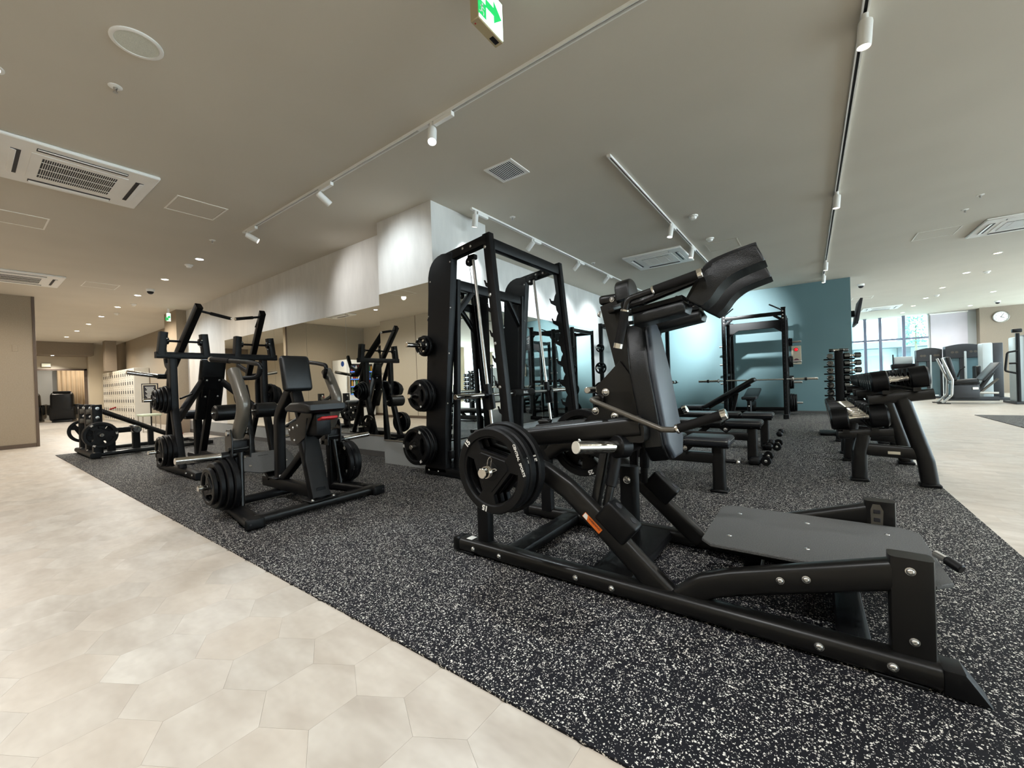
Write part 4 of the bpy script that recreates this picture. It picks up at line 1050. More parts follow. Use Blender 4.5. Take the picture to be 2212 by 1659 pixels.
# ================================================================== HIGH PULL-DOWN MACHINE
CC = 2.03
Cm = machine('pulldown_machine', (-6.2, CC), 'tall black plate-loaded pull-down machine with overhead levers', 'exercise machine')
for s in (-1, 1):
    Y = lambda y: CC + s * (CC - y)
    MB().beam([(-6.75, Y(1.53), 0.045), (-5.32, Y(1.53), 0.045)], 0.085, 0.075, 0.012).build('base_rail', 'black', Cm)
    for x in (-5.62, -5.42): bolt(Cm, (x, Y(1.486), 0.05), (0, s, 0), 0.012, 0.008)
    MB().beam([(-5.90, Y(1.53), 0.06), (-6.12, Y(1.53), 0.78), (-6.12, Y(1.53), 1.40)], 0.075, 0.085, 0.010, up=(1,0,0.2), bend=0.25).build('upright', 'black', Cm)
    MB().beam([(-6.62, Y(1.56), 0.08), (-6.30, Y(1.54), 0.74), (-6.30, Y(1.54), 1.05), (-6.14, Y(1.54), 1.36)], 0.06, 0.06, 0.010, up=(1,0,0.2), bend=0.15).build('rear_upright', 'black', Cm)
    # diagonal to the chest pad bracket
    MB().beam([(-6.12, Y(1.55), 0.62), (-6.47, Y(1.93), 1.10)], 0.065, 0.075, 0.010).build('diagonal_brace', 'black', Cm)
    # bearing brackets on the top bar and their shafts
    for yb, lean in ((1.42, -0.03), (1.86, 0.02)):
        MB().beam([(-6.10, Y(yb), 1.40), (-6.10, Y(yb - lean), 1.67)], 0.075, 0.10, 0.010, up=(1,0,0)).build('bearing_post', 'black', Cm)
        side = 1 if yb < 1.6 else -1
        MB().cyl((-6.10, Y(yb + side*0.035), 1.57), (-6.10, Y(yb + side*0.075), 1.57), 0.042, 16, 0.005).build('bearing', 'satin', Cm)
        for q in range(3):
            a = q*2*PI/3 + 0.4; bolt(Cm, (-6.10 + 0.052*math.cos(a), Y(yb + side*0.045), 1.57 + 0.052*math.sin(a)), (0, -s*side, 0), 0.009, 0.016)
    MB().cyl((-6.10, Y(1.45), 1.57), (-6.10, Y(1.83), 1.57), 0.014, 14).build('shaft', 'black', Cm)
    # overhead lever, bent down to the loading horn behind
    lv = MB().beam([(-5.70, Y(1.69), 1.955), (-6.10, Y(1.635), 1.56), (-6.50, Y(1.58), 1.16)], 0.065, 0.085, 0.008).build('lever', 'black', Cm)
    hd = MB().tube([(-5.72, Y(1.70), 1.90), (-5.70, Y(2.0), 1.84)], 0.014, 12).build('handle', 'black', Cm)
    MB().cyl((-5.712, Y(1.80), 1.880), (-5.70, Y(2.0), 1.84), 0.020, 14, 0.003).build('grip', 'foam', hd)
    MB().cyl((-5.70, Y(2.0), 1.84), (-5.699, Y(2.012), 1.8376), 0.021, 14, 0.003).build('grip_cap', 'chrome', hd)
    MB().beam([(-6.45, Y(1.60), 1.22), (-6.72, Y(1.62), 1.32), (-6.80, Y(1.62), 1.52)], 0.04, 0.06, 0.008, bend=0.03).build('counter_arm', 'black', Cm)
    MB().cyl((-6.50, Y(1.58), 1.16), (-6.50, Y(1.47), 1.165), 0.032, 16, 0.003).build('horn_collar', 'black', Cm)
    peg(Cm, (-6.50, Y(1.48), 1.165), (-6.50, Y(1.19), 1.215), 0.0255)
    # pegs with plates
    for z, specs, tip, tagz in ((0.875, ((0.162, 0.036), (0.150, 0.034), (0.128, 0.030), (0.112, 0.026)), 1.25, 'upper'), (0.285, ((0.185, 0.042), (0.185, 0.042), (0.172, 0.038)) if s < 0 else ((0.19, 0.042),), 1.25, 'lower')):
        xx = -6.12 if z > 0.5 else -6.00
        MB().cyl((xx, Y(1.50), z), (xx, Y(1.478), z), 0.040, 18, 0.003).build('peg_collar', 'black', Cm)
        peg(Cm, (xx, Y(1.48), z), (xx, Y(tip), z), 0.0205, name='storage_peg')
        yy = 1.472
        for i, (R, t_) in enumerate(specs):
            plate((xx, Y(yy - t_/2), z), (0, s, 0), R, t_, ORD[i] + ' weight plate from the post on the ' + tagz + (' left' if s < 0 else ' right') + ' peg of the pull-down machine', 'plates on the pull-down machine', '10' if i == len(specs) - 1 else None, roll=i*0.7)
            yy -= t_ + 0.002
MB().beam([(-6.10, 1.37, 1.40), (-6.10, 2.69, 1.40)], 0.085, 0.075, 0.010).build('top_bar', 'black', Cm)
MB().beam([(-6.70, 1.50, 0.045), (-6.70, 2.56, 0.045)], 0.085, 0.07, 0.012).build('rear_cross_tube', 'black', Cm)
MB().beam([(-5.38, 1.50, 0.045), (-5.38, 2.56, 0.045)], 0.085, 0.07, 0.012).build('front_cross_tube', 'black', Cm)
ps = Vector((0.32, 0, 0.83)).normalized(); rp = Matrix.Rotation(math.atan2(ps.x, ps.z), 3, 'Y')
cp = MB().rbox((-6.54, CC, 0.98), (0.075, 0.29, 0.86), 0.03, 3, rp).build('chest_pad', 'vinyl', Cm)
MB().rbox((-6.485, CC, 1.02), (0.05, 0.22, 0.30), 0.008, 1, rp).build('pad_bracket', 'black', Cm)
for y in (-0.07, 0.07):
    for k in (-0.13, 0.10): bolt(Cm, Vector((-6.485, CC + y, 1.02)) + ps*k + Vector((0.024, 0, -0.010)), (0.93, 0, -0.36), 0.012, 0.008)
MB().beam([(-6.47, CC, 1.00), (-6.95, CC, 0.06)], 0.075, 0.085, 0.010, up=(1,0,0)).build('pad_stem', 'black', Cm)
MB().beam([(-6.9, CC, 0.10), (-5.38, CC, 0.08)], 0.07, 0.07, 0.010).build('centre_beam', 'black', Cm)
st = MB().rbox((-7.08, CC, 0.66), (0.42, 0.42, 0.075), 0.034, 3).build('seat', 'vinyl_grey', Cm)
MB().rbox((-7.08, CC, 0.605), (0.36, 0.36, 0.04), 0.008, 1).build('seat_board', 'black', Cm)
MB().beam([(-7.08, CC, 0.03), (-7.08, CC, 0.60)], 0.09, 0.09, 0.012, up=(1,0,0)).build('seat_post', 'black', Cm)
MB().beam([(-6.80, CC, 0.045), (-7.40, CC, 0.045)], 0.09, 0.07, 0.012).build('seat_base', 'black', Cm)
# roller stand nearest the row machine
MB().beam([(-5.50, 2.10, 0.05), (-5.60, 2.10, 0.86), (-5.66, 2.10, 1.0)], 0.075, 0.11, 0.02, up=(1,0,0.1), bend=0.2, seg=3).build('roller_post', 'black', Cm)
MB().cyl((-5.60, 2.015, 0.90), (-5.60, 2.055, 0.90), 0.135, 30, 0.008).build('cam_disc', 'rubber', Cm)
MB().cyl((-5.55, 1.72, 0.70), (-5.55, 2.40, 0.70), 0.02, 14).build('roller_shaft', 'chrome', Cm)
for a, b in ((1.745, 2.02), (2.17, 2.42)): MB().cyl((-5.55, a, 0.70), (-5.55, b, 0.70), 0.092, 28, 0.016).build('foam_roller', 'vinyl', Cm)
MB().tube([(-6.15, 1.60, 0.88), (-6.28, 1.75, 0.93)], 0.012, 10).build('catch_handle', 'black', Cm)
MB().prism([(-0.02, -0.07), (0.02, -0.07), (0.02, 0.07), (-0.02, 0.07)], (-5.868, CC + 0.345, 1.835), (0, 1, 0), (0.71, 0, 0.71), 0.001).build('information_sticker', 'steel', Cm)

# ================================================================== LOW GLUTE MACHINE AT THE FAR LEFT
XD = -9.38
D = machine('glute_machine', (XD, 1.9), 'low black plate-loaded machine with sloping tube at the left end of the rubber floor', 'exercise machine')
MB().beam([(XD - 0.68, 1.22, 0.05), (XD + 0.68, 1.22, 0.05)], 0.13, 0.075, 0.030, seg=3).build('front_foot', 'black', D)
for k, x in enumerate((XD - 0.56, XD, XD + 0.56)):
    MB().beam([(x, 1.26, 0.07), (x, 1.26, 0.815)], 0.11, 0.13, 0.010, up=(1,0,0)).build('front_post', 'black', D)
    bolt(D, (x + 0.03, 1.202, 0.76), (0, -1, 0), 0.018, 0.006); bolt(D, (x + 0.068, 1.26, 0.76), (1, 0, 0), 0.018, 0.006); bolt(D, (x + 0.068, 1.26, 0.62), (1, 0, 0), 0.018, 0.008)
    bolt(D, (x + 0.09, 1.21, 0.088), (0, 0, 1), 0.014, 0.012)
    if k < 2:
        MB().rspan((x + 0.066, 1.21, 0.66), (x + 0.085, 1.31, 0.74), 0.01, 2).build('roller_block', 'grey', D)
        MB().rspan((x + 0.066, 1.21, 0.50), (x + 0.085, 1.31, 0.58), 0.01, 2).build('roller_block', 'grey', D)
for x in (XD - 0.52, XD + 0.52): MB().beam([(x, 1.24, 0.045), (x, 2.75, 0.045)], 0.085, 0.065, 0.020).build('base_rail', 'satin', D)
MB().beam([(XD - 0.55, 2.70, 0.045), (XD + 0.55, 2.70, 0.045)], 0.085, 0.065, 0.020).build('rear_foot', 'satin', D)
MB().cyl((XD, 1.32, 0.745), (XD, 2.45, 0.10), 0.040, 20, 0.004).build('sloping_tube', 'satin', D)
MB().beam([(XD + 0.42, 1.33, 0.39), (XD + 0.42, 1.66, 0.39)], 0.07, 0.085, 0.010).build('lever_arm', 'black', D)
MB().cyl((XD + 0.18, 1.73, 0.385), (XD + 0.50, 1.73, 0.385), 0.062, 26, 0.012).build('foam_roller', 'vinyl', D)
MB().cyl((XD + 0.50, 1.73, 0.385), (XD + 0.512, 1.73, 0.385), 0.05, 24, 0.004).build('roller_cap', 'chrome', D)
MB().beam([(XD + 0.30, 1.75, 0.06), (XD + 0.30, 1.75, 0.33)], 0.09, 0.11, 0.010, up=(1,0,0)).build('roller_post', 'black', D)
MB().beam([(XD + 0.30, 1.45, 0.06), (XD + 0.30, 1.45, 0.37)], 0.09, 0.12, 0.010, up=(1,0,0)).build('lever_post', 'black', D)
MB().beam([(XD, 2.0, 0.06), (XD, 2.0, 0.34)], 0.07, 0.10, 0.010, up=(1,0,0)).build('tube_post', 'black', D)
MB().tube([(XD, 1.5, 0.72), (XD + 0.1, 1.55, 0.75)], 0.012, 10).build('pull_pin', 'red', D)
for s in (-1, 1):
    peg(D, (XD + s*0.62, 1.27, 0.36), (XD + s*0.84, 1.27, 0.36), 0.0235)
    xx = XD + s*0.655
    for i in range(3 if s > 0 else 1):
        plate((xx, 1.27, 0.36), (s, 0, 0), 0.195, 0.042, (ORD[i] + ' weight plate from the post on the right side of the low glute machine') if s > 0 else 'single weight plate on the left side of the low glute machine', 'plates on the glute machine', '20', roll=0.3 + 0.8*i)
        xx += s * 0.046
# ================================================================== SMITH MACHINE
E = machine('smith_machine', (-2.75, 3.6), 'tall black smith machine with slanted chrome guide rods beside the column', 'exercise machine')
YS = (2.95, 4.25)
for s, y in ((-1, YS[0]), (1, YS[1])):
    panel = [(-3.30, 0.04), (-2.99, 0.04), (-2.975, 0.55), (-2.80, 2.24), (-2.93, 2.25)] + [(-2.95 - 0.20*math.sin(k*PI/12), 2.05 + 0.20*math.cos(k*PI/12)) for k in range(0, 7)] + [(-3.155, 1.90)]
    MB().prism(panel, (0, y, 0), (1,0,0), (0,0,1), 0.085, 0.006, 1).build('rear_panel', 'black', E)
    for x, z in ((-3.24, 0.75), (-3.205, 1.2), (-3.165, 1.65), (-3.12, 2.0), (-2.93, 0.75), (-2.885, 1.25), (-2.845, 1.7), (-2.83, 2.15)):
        bolt(E, (x, y - 0.044, z), (0, -1, 0), 0.007, 0.005)
    for z in (1.35, 1.62, 1.92): bolt(E, (-3.22 + (z - 1.35)*0.11, y - 0.02, z), (-1, 0, 0), 0.014, 0.014)
    MB().beam([(-2.92, y, 2.205), (-2.37, y, 2.275)], 0.075, 0.085, 0.006).build('top_rail', 'black', E)
    for x in (-2.66, -2.56): bolt(E, (x, y - 0.038, 2.245), (0, -1, 0), 0.010, 0.008)
    up = MB().beam([(-2.375, y, 2.325), (-2.165, y, 0.06)], 0.07, 0.085, 0.006, up=(1,0,0.1)).build('front_upright', 'black', E)
    for z in (2.20, 1.75, 1.30, 0.90, 0.45): bolt(E, (-2.375 + (2.325 - z)*0.0927 - 0.02, y - 0.037, z), (0, -1, 0), 0.012, 0.010)
    # hook plate with catches
    hk = []
    for k in range(7):
        z = 0.45 + k*0.24; x = -2.375 + (2.325 - z)*0.0927 - 0.035
        hk += [(x - 0.012, z - 0.12), (x - 0.020, z - 0.070), (x - 0.085, z - 0.030), (x - 0.105, z + 0.030), (x - 0.092, z + 0.030), (x - 0.080, z + 0.004), (x - 0.045, z - 0.004), (x - 0.030, z + 0.05), (x - 0.012, z + 0.08)]
    zt = 2.20; hk = [(-2.21, 0.33), ] + hk + [(-2.375 + (2.325-zt)*0.0927 - 0.045, zt), (-2.375 + (2.325-zt)*0.0927, zt), (-2.375 + (2.325-0.33)*0.0927, 0.33)]
    MB().prism(hk, (0, y - s*0.045, 0), (1,0,0), (0,0,1), 0.010).build('hook_plate', 'black', E, None)
    MB().beam([(-3.30, y, 0.045), (-2.06, y, 0.045)], 0.085, 0.075, 0.008).build('base_rail', 'black', E)
    for x in (-3.24, -3.10): bolt(E, (x, y - 0.043, 0.05), (0, -1, 0), 0.010, 0.008)
    yi = y - s*0.10
    MB().cyl((-2.655, yi, 2.20), (-2.44, yi, 0.10), 0.0150, 18).build('guide_rod', 'steel', E)
    MB().cyl((-2.685, yi + s*0.025, 2.18), (-2.55, yi + s*0.025, 0.90), 0.0025, 6).build('cable', 'dark', E)
    MB().cyl((-2.70, yi - 0.015, 2.155), (-2.70, yi + 0.015, 2.155), 0.045, 24, 0.004).build('pulley', 'black', E)
    bolt(E, (-2.70, yi - 0.016, 2.155), (0, -1, 0), 0.010, 0.008)
    MB().rbox((-2.66, yi, 2.19), (0.09, 0.06, 0.05), 0.008, 1).build('rod_bracket', 'black', E)
    MB().rbox((-2.44, yi, 0.10), (0.09, 0.06, 0.05), 0.008, 1).build('rod_bracket', 'black', E)
    cx_ = -2.515
    MB().beam([(cx_ - 0.012, yi, 0.93), (cx_ + 0.014, yi, 0.68)], 0.055, 0.055, 0.010, up=(1,0,0)).build('bar_carriage', 'black', E)
    sp = MB()
    for k in range(5): sp.lathe([(0.024 + 0.004*math.cos(q*PI/3), 0.012*k + 0.004*math.sin(q*PI/3)) for q in range(7)], (-2.457, yi, 0.24), (-0.102, 0, 1), 16)
    sp.build('buffer_spring', 'steel', E)
    sl = MB().cyl((cx_, y - s*0.03, 0.825), (cx_, y + s*0.36, 0.825), 0.025, 22, 0.003).build('bar_sleeve', 'chrome', E)
    MB().cyl((cx_, y - s*0.06, 0.825), (cx_, y - s*0.02, 0.825), 0.036, 20, 0.003).build('bar_collar', 'black', E)
    MB().prism([(0.03, -0.12), (0.075, -0.10), (0.06, 0.03), (0.03, 0.03)], (cx_, yi, 0.80), (1,0,0), (0,0,1), 0.04, 0.004, 1).build('bar_hook', 'black', E)
    # rear inner uprights
    MB().beam([(-2.95, y - s*0.08, 0.06), (-2.86, y - s*0.08, 2.0)], 0.05, 0.06, 0.006, up=(1,0,0)).build('inner_upright', 'black', E)
    MB().beam([(-2.90, y - s*0.06, 1.62), (-2.88, y - s*0.34, 1.93)], 0.05, 0.055, 0.006).build('corner_brace', 'black', E)
MB().cyl((-2.515, 2.93, 0.825), (-2.515, 4.27, 0.825), 0.0145, 16).build('smith_bar', 'steel', E)
bp = MB().cyl((-2.515, 3.45, 0.825), (-2.515, 3.83, 0.825), 0.040, 22, 0.008).build('bar_pad', 'foam', E)
letters(bp, 'lettering', 'BULL', 0.04, (-2.4745, 3.64, 0.828), (0, 1, 0), (1, 0, 0), 'steel')
MB().beam([(-2.375, YS[0], 2.24), (-2.375, YS[1], 2.24)], 0.075, 0.10, 0.006).build('top_front_beam', 'black', E)
MB().beam([(-2.88, YS[0], 1.95), (-2.88, YS[1], 1.95)], 0.07, 0.10, 0.006).build('rear_top_beam', 'black', E)
MB().beam([(-2.98, YS[0], 0.22), (-2.98, YS[1], 0.22)], 0.07, 0.08, 0.006).build('rear_low_beam', 'black', E)
MB().beam([(-3.20, YS[0], 0.05), (-3.20, YS[1], 0.05)], 0.08, 0.07, 0.006).build('rear_base_beam', 'black', E)
MB().rspan((-2.338, YS[0] - 0.012, 2.02), (-2.3355, YS[0] + 0.014, 2.035), 0.001, 1).build('warning_sticker', 'orange', E)
pegs = ((1.345, -3.185, (0.108, 0.092), 2.62), (0.835, -3.225, (0.170, 0.165, 0.140), 2.66), (0.315, -3.27, (0.205, 0.200, 0.190), 2.70))
for (z, x, Rs, tip), nm in zip(pegs, ('top', 'middle', 'bottom')):
    yf = YS[0] - 0.0425
    MB().cyl((x, yf, z), (x, yf - 0.025, z), 0.038, 18, 0.003).build('peg_collar', 'black', E)
    peg(E, (x, yf - 0.02, z), (x, tip, z), 0.0235, name='storage_peg')
    yy = yf - 0.028
    for i, R in enumerate(Rs):
        t_ = 0.030 + R*0.06
        plate((x, yy - t_/2, z), (0, -1, 0), R, t_, ORD[i] + ' weight plate from the panel on the ' + nm + ' peg of the smith machine', 'plates on the smith machine', ('2.5', '10', '20')[('top', 'middle', 'bottom').index(nm)] if i == len(Rs)-1 else None, roll=0.9 + i)
        yy -= t_ + 0.002
    if nm == 'top':
        c = thing('spring_collar', (x, yy - 0.012, z + MAT_Z), 'small spring collar on the top peg of the smith machine', 'collar')
        cm = MB()
        for k in range(3): cm.lathe([(0.0255 + 0.002*math.cos(q*PI/3), -0.008 + k*0.005 + 0.002*math.sin(q*PI/3)) for q in range(7)], (0, 0, 0), (0, 1, 0), 22)
        new_obj('coil', cm.mesh('coil', 'chrome'), c)
        new_obj('handle', MB().tube([(0.01, -0.006, -0.026), (0.02, -0.014, -0.06), (0.035, -0.012, -0.075), (0.03, 0, -0.055), (0.02, 0.004, -0.024)], 0.002, 8, 0.01).mesh('handle', 'chrome'), c)

# ================================================================== POWER RACKS
def make_rack(label, long_pegs):
    """local: x across (uprights at +-0.545), front at y = 0, rear at y = 1.15; height 2.26"""
    t = thing('power_rack', (0, 0, 0), label, 'rack', 'black power racks')
    for sx in (-1, 1):
        x = sx*0.545
        for y, h in ((0.0, 2.26), (0.62, 2.16), (1.12, 2.16)):
            MB().beam([(x, y, 0.02), (x, y, h)], 0.075, 0.075, 0.006, up=(1,0,0)).build('upright', 'black', t)
        hl = MB()
        for k in range(24): hl.cyl((x - 0.0005, -0.038, 0.25 + k*0.08), (x - 0.0005, -0.0372, 0.25 + k*0.08), 0.010, 8)
        o = hl.build('hole_row', 'dark', t); o['kind'] = 'stuff'
        MB().rbox((x, 0, 2.262), (0.085, 0.085, 0.02), 0.006, 1).build('post_cap', 'rubber', t)
        for z in (2.05, 2.12, 2.19): bolt(t, (x - sx*0.01, -0.038, z), (0, -1, 0), 0.011, 0.006)
        MB().beam([(x, 0.0, 2.10), (x, 1.12, 2.10)], 0.07, 0.075, 0.006).build('side_rail', 'black', t)
        MB().beam([(x, -0.05, 0.045), (x, 1.17, 0.045)], 0.085, 0.075, 0.006).build('base_rail', 'black', t)
        MB().rbox((x, -0.06, 0.05), (0.095, 0.06, 0.09), 0.008, 1).build('foot', 'rubber', t)
        MB().beam([(x, 0.02, 0.93), (x, 0.62, 0.93)], 0.045, 0.06, 0.006).build('safety_arm', 'black', t)
        MB().prism([(-0.05, -0.06), (0.02, -0.06), (0.02, 0.05), (0.008, 0.05), (0.008, -0.02), (-0.035, -0.02), (-0.035, 0.03), (-0.05, 0.03)], (x, -0.03, 0.80), (0,1,0), (0,0,1), 0.05).build('bar_hook', 'black', t, None)
        MB().cyl((x, -0.02, 2.20), (x - sx*0.22, -0.24, 2.32), 0.014, 12).build('pull_up_grip', 'black', t)
        MB().beam([(x, 0, 2.00), (x - sx*0.16, 0, 2.12)], 0.05, 0.05, 0.005, up=(0,1,0)).build('corner_brace', 'black', t)
        for z in (1.62, 1.18, 0.72, 0.26):
            MB().cyl((x, 1.12, z), (x + sx*0.27, 1.12, z), 0.0225, 16, 0.003).build('storage_peg', 'steel', t)
    MB().beam([(-0.545, 0, 2.15), (0.545, 0, 2.15)], 0.06, 0.075, 0.006).build('top_beam', 'black', t)
    MB().prism([(-0.51, -0.19), (-0.34, -0.06), (0.34, -0.06), (0.51, -0.19), (0.51, 0.10), (-0.51, 0.10)], (0, 0.62, 1.99), (1,0,0), (0,0,1), 0.06, 0.004, 1).build('header_plate', 'black', t)
    MB().beam([(-0.545, 1.12, 2.10), (0.545, 1.12, 2.10)], 0.06, 0.075, 0.006).build('rear_top_beam', 'black', t)
    MB().beam([(-0.545, 1.12, 0.12), (0.545, 1.12, 0.12)], 0.06, 0.075, 0.006).build('rear_low_beam', 'black', t)
    return t
r1 = make_rack('black power rack in front of the teal wall with barbell across it', 0)
r1.location = (-0.925, 9.93, MAT_Z)
r2 = copy_tree(r1); r2['label'] = 'black power rack against the mirror wall, mostly behind the squat machine'
r2.location = (-2.55, 8.95, MAT_Z); r2.rotation_euler = (0, 0, PI/2)
def rack_plates(rack, sx, sets, nm):
    Mx = Matrix.Translation(rack.location) @ Matrix.Rotation(rack.rotation_euler.z, 4, 'Z')
    for (z, Rs), lv in zip(sets, ('top', 'upper', 'lower', 'bottom')):
        x = 0.545 + 0.042
        for i, R in enumerate(Rs):
            t_ = 0.026 + R*0.07
            p = Mx @ Vector((sx*(x + t_/2), 1.12, z)); ax = (Mx.to_3x3() @ Vector((sx, 0, 0)))
            plate(p, ax, R, t_, (ORD[i] + ' weight plate on the ' + lv + ' peg ' + nm), 'plates on the power racks', roll=i, z=0)
            x += t_ + 0.002
rack_plates(r1, 1, ((1.62, (0.092, 0.085)), (1.18, (0.125, 0.12)), (0.72, (0.15, 0.145)), (0.26, (0.205, 0.20, 0.19))), 'right of the rack before the teal wall')
rack_plates(r2, -1, ((1.62, (0.095,)), (1.18, (0.13,)), (0.72, (0.16, 0.15)), (0.26, (0.20, 0.20))), 'on the near side of the mirror wall rack')
def barbell(loc, rz, label, L=2.15):
    t = thing('barbell', loc, label, 'barbell', 'olympic barbells', rz)
    new_obj('shaft', MB().cyl((-L*0.31, 0, 0), (L*0.31, 0, 0), 0.0145, 16).mesh('shaft', 'steel'), t)
    for s in (-1, 1):
        new_obj('sleeve', MB().cyl((s*L*0.31, 0, 0), (s*L*0.5, 0, 0), 0.0248, 20, 0.003).mesh('sleeve', 'chrome'), t)
        new_obj('sleeve_collar', MB().cyl((s*L*0.305, 0, 0), (s*L*0.32, 0, 0), 0.038, 20, 0.003).mesh('sleeve_collar', 'steel'), t)
        new_obj('clamp_collar', MB().cyl((s*L*0.40, 0, 0), (s*L*0.42, 0, 0), 0.036, 16, 0.004).mesh('clamp_collar', 'black'), t)
    return t
barbell((-0.925, 9.87, 0.815), 0, 'chrome barbell resting in the rack before the teal wall')
barbell((-2.49, 8.95, 0.815), PI/2, 'chrome barbell resting in the mirror wall rack')

t = machine('control_panel', (-0.21, YT), 'beige wall switch panel with red lamp and rotary knob on the teal wall', 'switch panel', None, 0.0)
M['panel'] = mat('beige_panel', '#c3b8a2', 0.5, 0, 0.04, 5)
M['red_lamp'] = mat('red_lamp', '#d01020', 0.3, emit='#ff2030', estr=0.5)
MB().rspan((-0.305, YT - 0.035, 1.13), (-0.118, YT, 1.555), 0.006, 1).build('box', 'panel', t)
MB().cyl((-0.212, YT - 0.034, 1.47), (-0.212, YT - 0.040, 1.47), 0.044, 24, 0.002).build('lamp_bezel', 'base_brown', t)
MB().lathe([(0.034, 0), (0.030, 0.012), (0.016, 0.020), (0, 0.022)], (-0.212, YT - 0.040, 1.47), (0, -1, 0), 22).build('lamp', 'red_lamp', t)
M['knob'] = mat('maroon_knob', '#6b4a50', 0.5)
k = MB().cyl((-0.212, YT - 0.034, 1.215), (-0.212, YT - 0.048, 1.215), 0.050, 26, 0.004).build('knob', 'knob', t)
MB().rspan((-0.29, YT - 0.066, 1.203), (-0.134, YT - 0.047, 1.227), 0.006, 2).build('knob_bar', 'knob', k)

# ================================================================== BENCHES (local: +x is the seat end)
def make_bench(label, incline=0.0, wheels=False, L=1.22):
    t = thing('weight_bench', (0, 0, 0), label, 'bench', 'weight benches')
    b = lambda mb, nm, m, p=t: new_obj(nm, mb.mesh(nm, m), p)
    st = b(MB().rbox((-0.17, 0, 0.415), (0.34, 0.29, 0.068), 0.026, 3), 'seat_pad', 'vinyl_dark')
    b(MB().tube([(-0.335, -0.1465, 0.425), (-0.02, -0.1465, 0.425), (-0.001, -0.12, 0.425), (-0.001, 0.12, 0.425)], 0.0022, 6, 0.02), 'piping', 'steel', st)
    a = incline; c, s_ = math.cos(a), math.sin(a)
    R3 = Matrix.Rotation(a, 3, 'Y')
    d = Vector((-c, 0, s_)); o = Vector((-0.36, 0, 0.405))
    b(MB().rbox(o + d*0.43 + Vector((s_*0.01, 0, c*0.012)), (0.85, 0.29, 0.066), 0.026, 3, R3), 'back_pad', 'vinyl')
    b(MB().rbox(o + d*0.40 - Vector((s_*0.04, 0, c*0.032)), (0.70, 0.09, 0.03), 0.006, 1, R3), 'back_frame', 'black')
    b(MB().rbox((-0.17, 0, 0.370), (0.30, 0.10, 0.03), 0.006, 1), 'seat_frame', 'black')
    b(MB().beam([(-0.10, 0, 0.27), (-1.05, 0, 0.27)], 0.075, 0.085, 0.012), 'spine_tube', 'satin')
    b(MB().beam([(-0.10, 0, 0.02), (-0.10, 0, 0.40)], 0.085, 0.10, 0.03, up=(1,0,0), seg=3), 'front_leg', 'satin')
    b(MB().beam([(-1.02, 0, 0.02), (-1.02, 0, 0.28)], 0.085, 0.09, 0.02, up=(1,0,0)), 'rear_leg', 'satin')
    if wheels:
        b(MB().rbox((-0.07, 0, 0.035), (0.10, 0.40, 0.065), 0.022, 3), 'front_foot', 'rubber')
    else:
        b(MB().rbox((-0.10, 0, 0.012), (0.13, 0.115, 0.024), 0.008, 1), 'front_foot', 'rubber')
    b(MB().beam([(-1.02, -0.27, 0.035), (-1.02, 0.27, 0.035)], 0.075, 0.06, 0.015), 'rear_foot', 'satin')
    if incline: b(MB().beam([(-0.75, 0, 0.29), tuple(o + d*0.55 - Vector((0, 0, 0.05)))], 0.05, 0.05, 0.008), 'incline_strut', 'black')
    else: b(MB().beam([(-0.62, 0, 0.29), (-0.52, 0, 0.37)], 0.05, 0.05, 0.008), 'incline_strut', 'black')
    b(MB().prism([(-0.34, 0.30), (-0.26, 0.38), (-0.44, 0.38)], (0, -0.055, 0), (1,0,0), (0,0,1), 0.008), 'hinge_plate', 'black')
    bolt(t, (-0.10, -0.045, 0.385), (0, -1, 0), 0.018, 0.010); bolt(t, (-0.345, -0.062, 0.345), (0, -1, 0), 0.016, 0.008)
    if wheels:
        for y in (-0.16, 0.16):
            w = b(MB().cyl((0.03, y - 0.018, 0.05), (0.03, y + 0.018, 0.05), 0.048, 20, 0.008), 'wheel', 'rubber')
            bolt(t, (0.03, y - 0.019, 0.05), (0, -1, 0), 0.012, 0.006)
            k = b(MB().lathe([(0.0, -0.034), (0.02, -0.028), (0.034, -0.008), (0.034, 0.008), (0.02, 0.028), (0.0, 0.034)], (0.06, y*0.9, 0.20), n=16), 'knob', 'rubber')
    else:
        kn = b(MB().cyl((-0.05, 0, 0.25), (0.02, 0, 0.25), 0.012, 12), 'pin_stem', 'black')
        b(MB().lathe([(0.0, 0.0), (0.016, 0.006), (0.018, 0.018), (0.008, 0.028), (0, 0.03)], (0.02, 0, 0.25), (1, 0, -0.2), 14), 'pin_knob', 'chrome', kn)
    return t
b1 = make_bench('flat weight bench nearest the squat machine, with grey seat end'); b1.location = (-0.50, 3.62, MAT_Z)
b2 = make_bench('flat weight bench with black feet, second from the squat machine', 0.0, True); b2.location = (-0.40, 5.0, MAT_Z)
b3 = copy_tree(b2); b3['label'] = 'flat weight bench third from the squat machine, half hidden'; b3.location = (-0.36, 6.0, MAT_Z)
b4 = make_bench('weight bench with its back raised, before the teal wall rack', 0.55, True); b4.location = (-1.75, 7.3, MAT_Z); b4.rotation_euler = (0, 0, PI)
b5 = make_bench('small upright bench standing inside the teal wall rack', 0.18, False); b5.location = (-1.05, 10.05, MAT_Z); b5.rotation_euler = (0, 0, -PI/2)
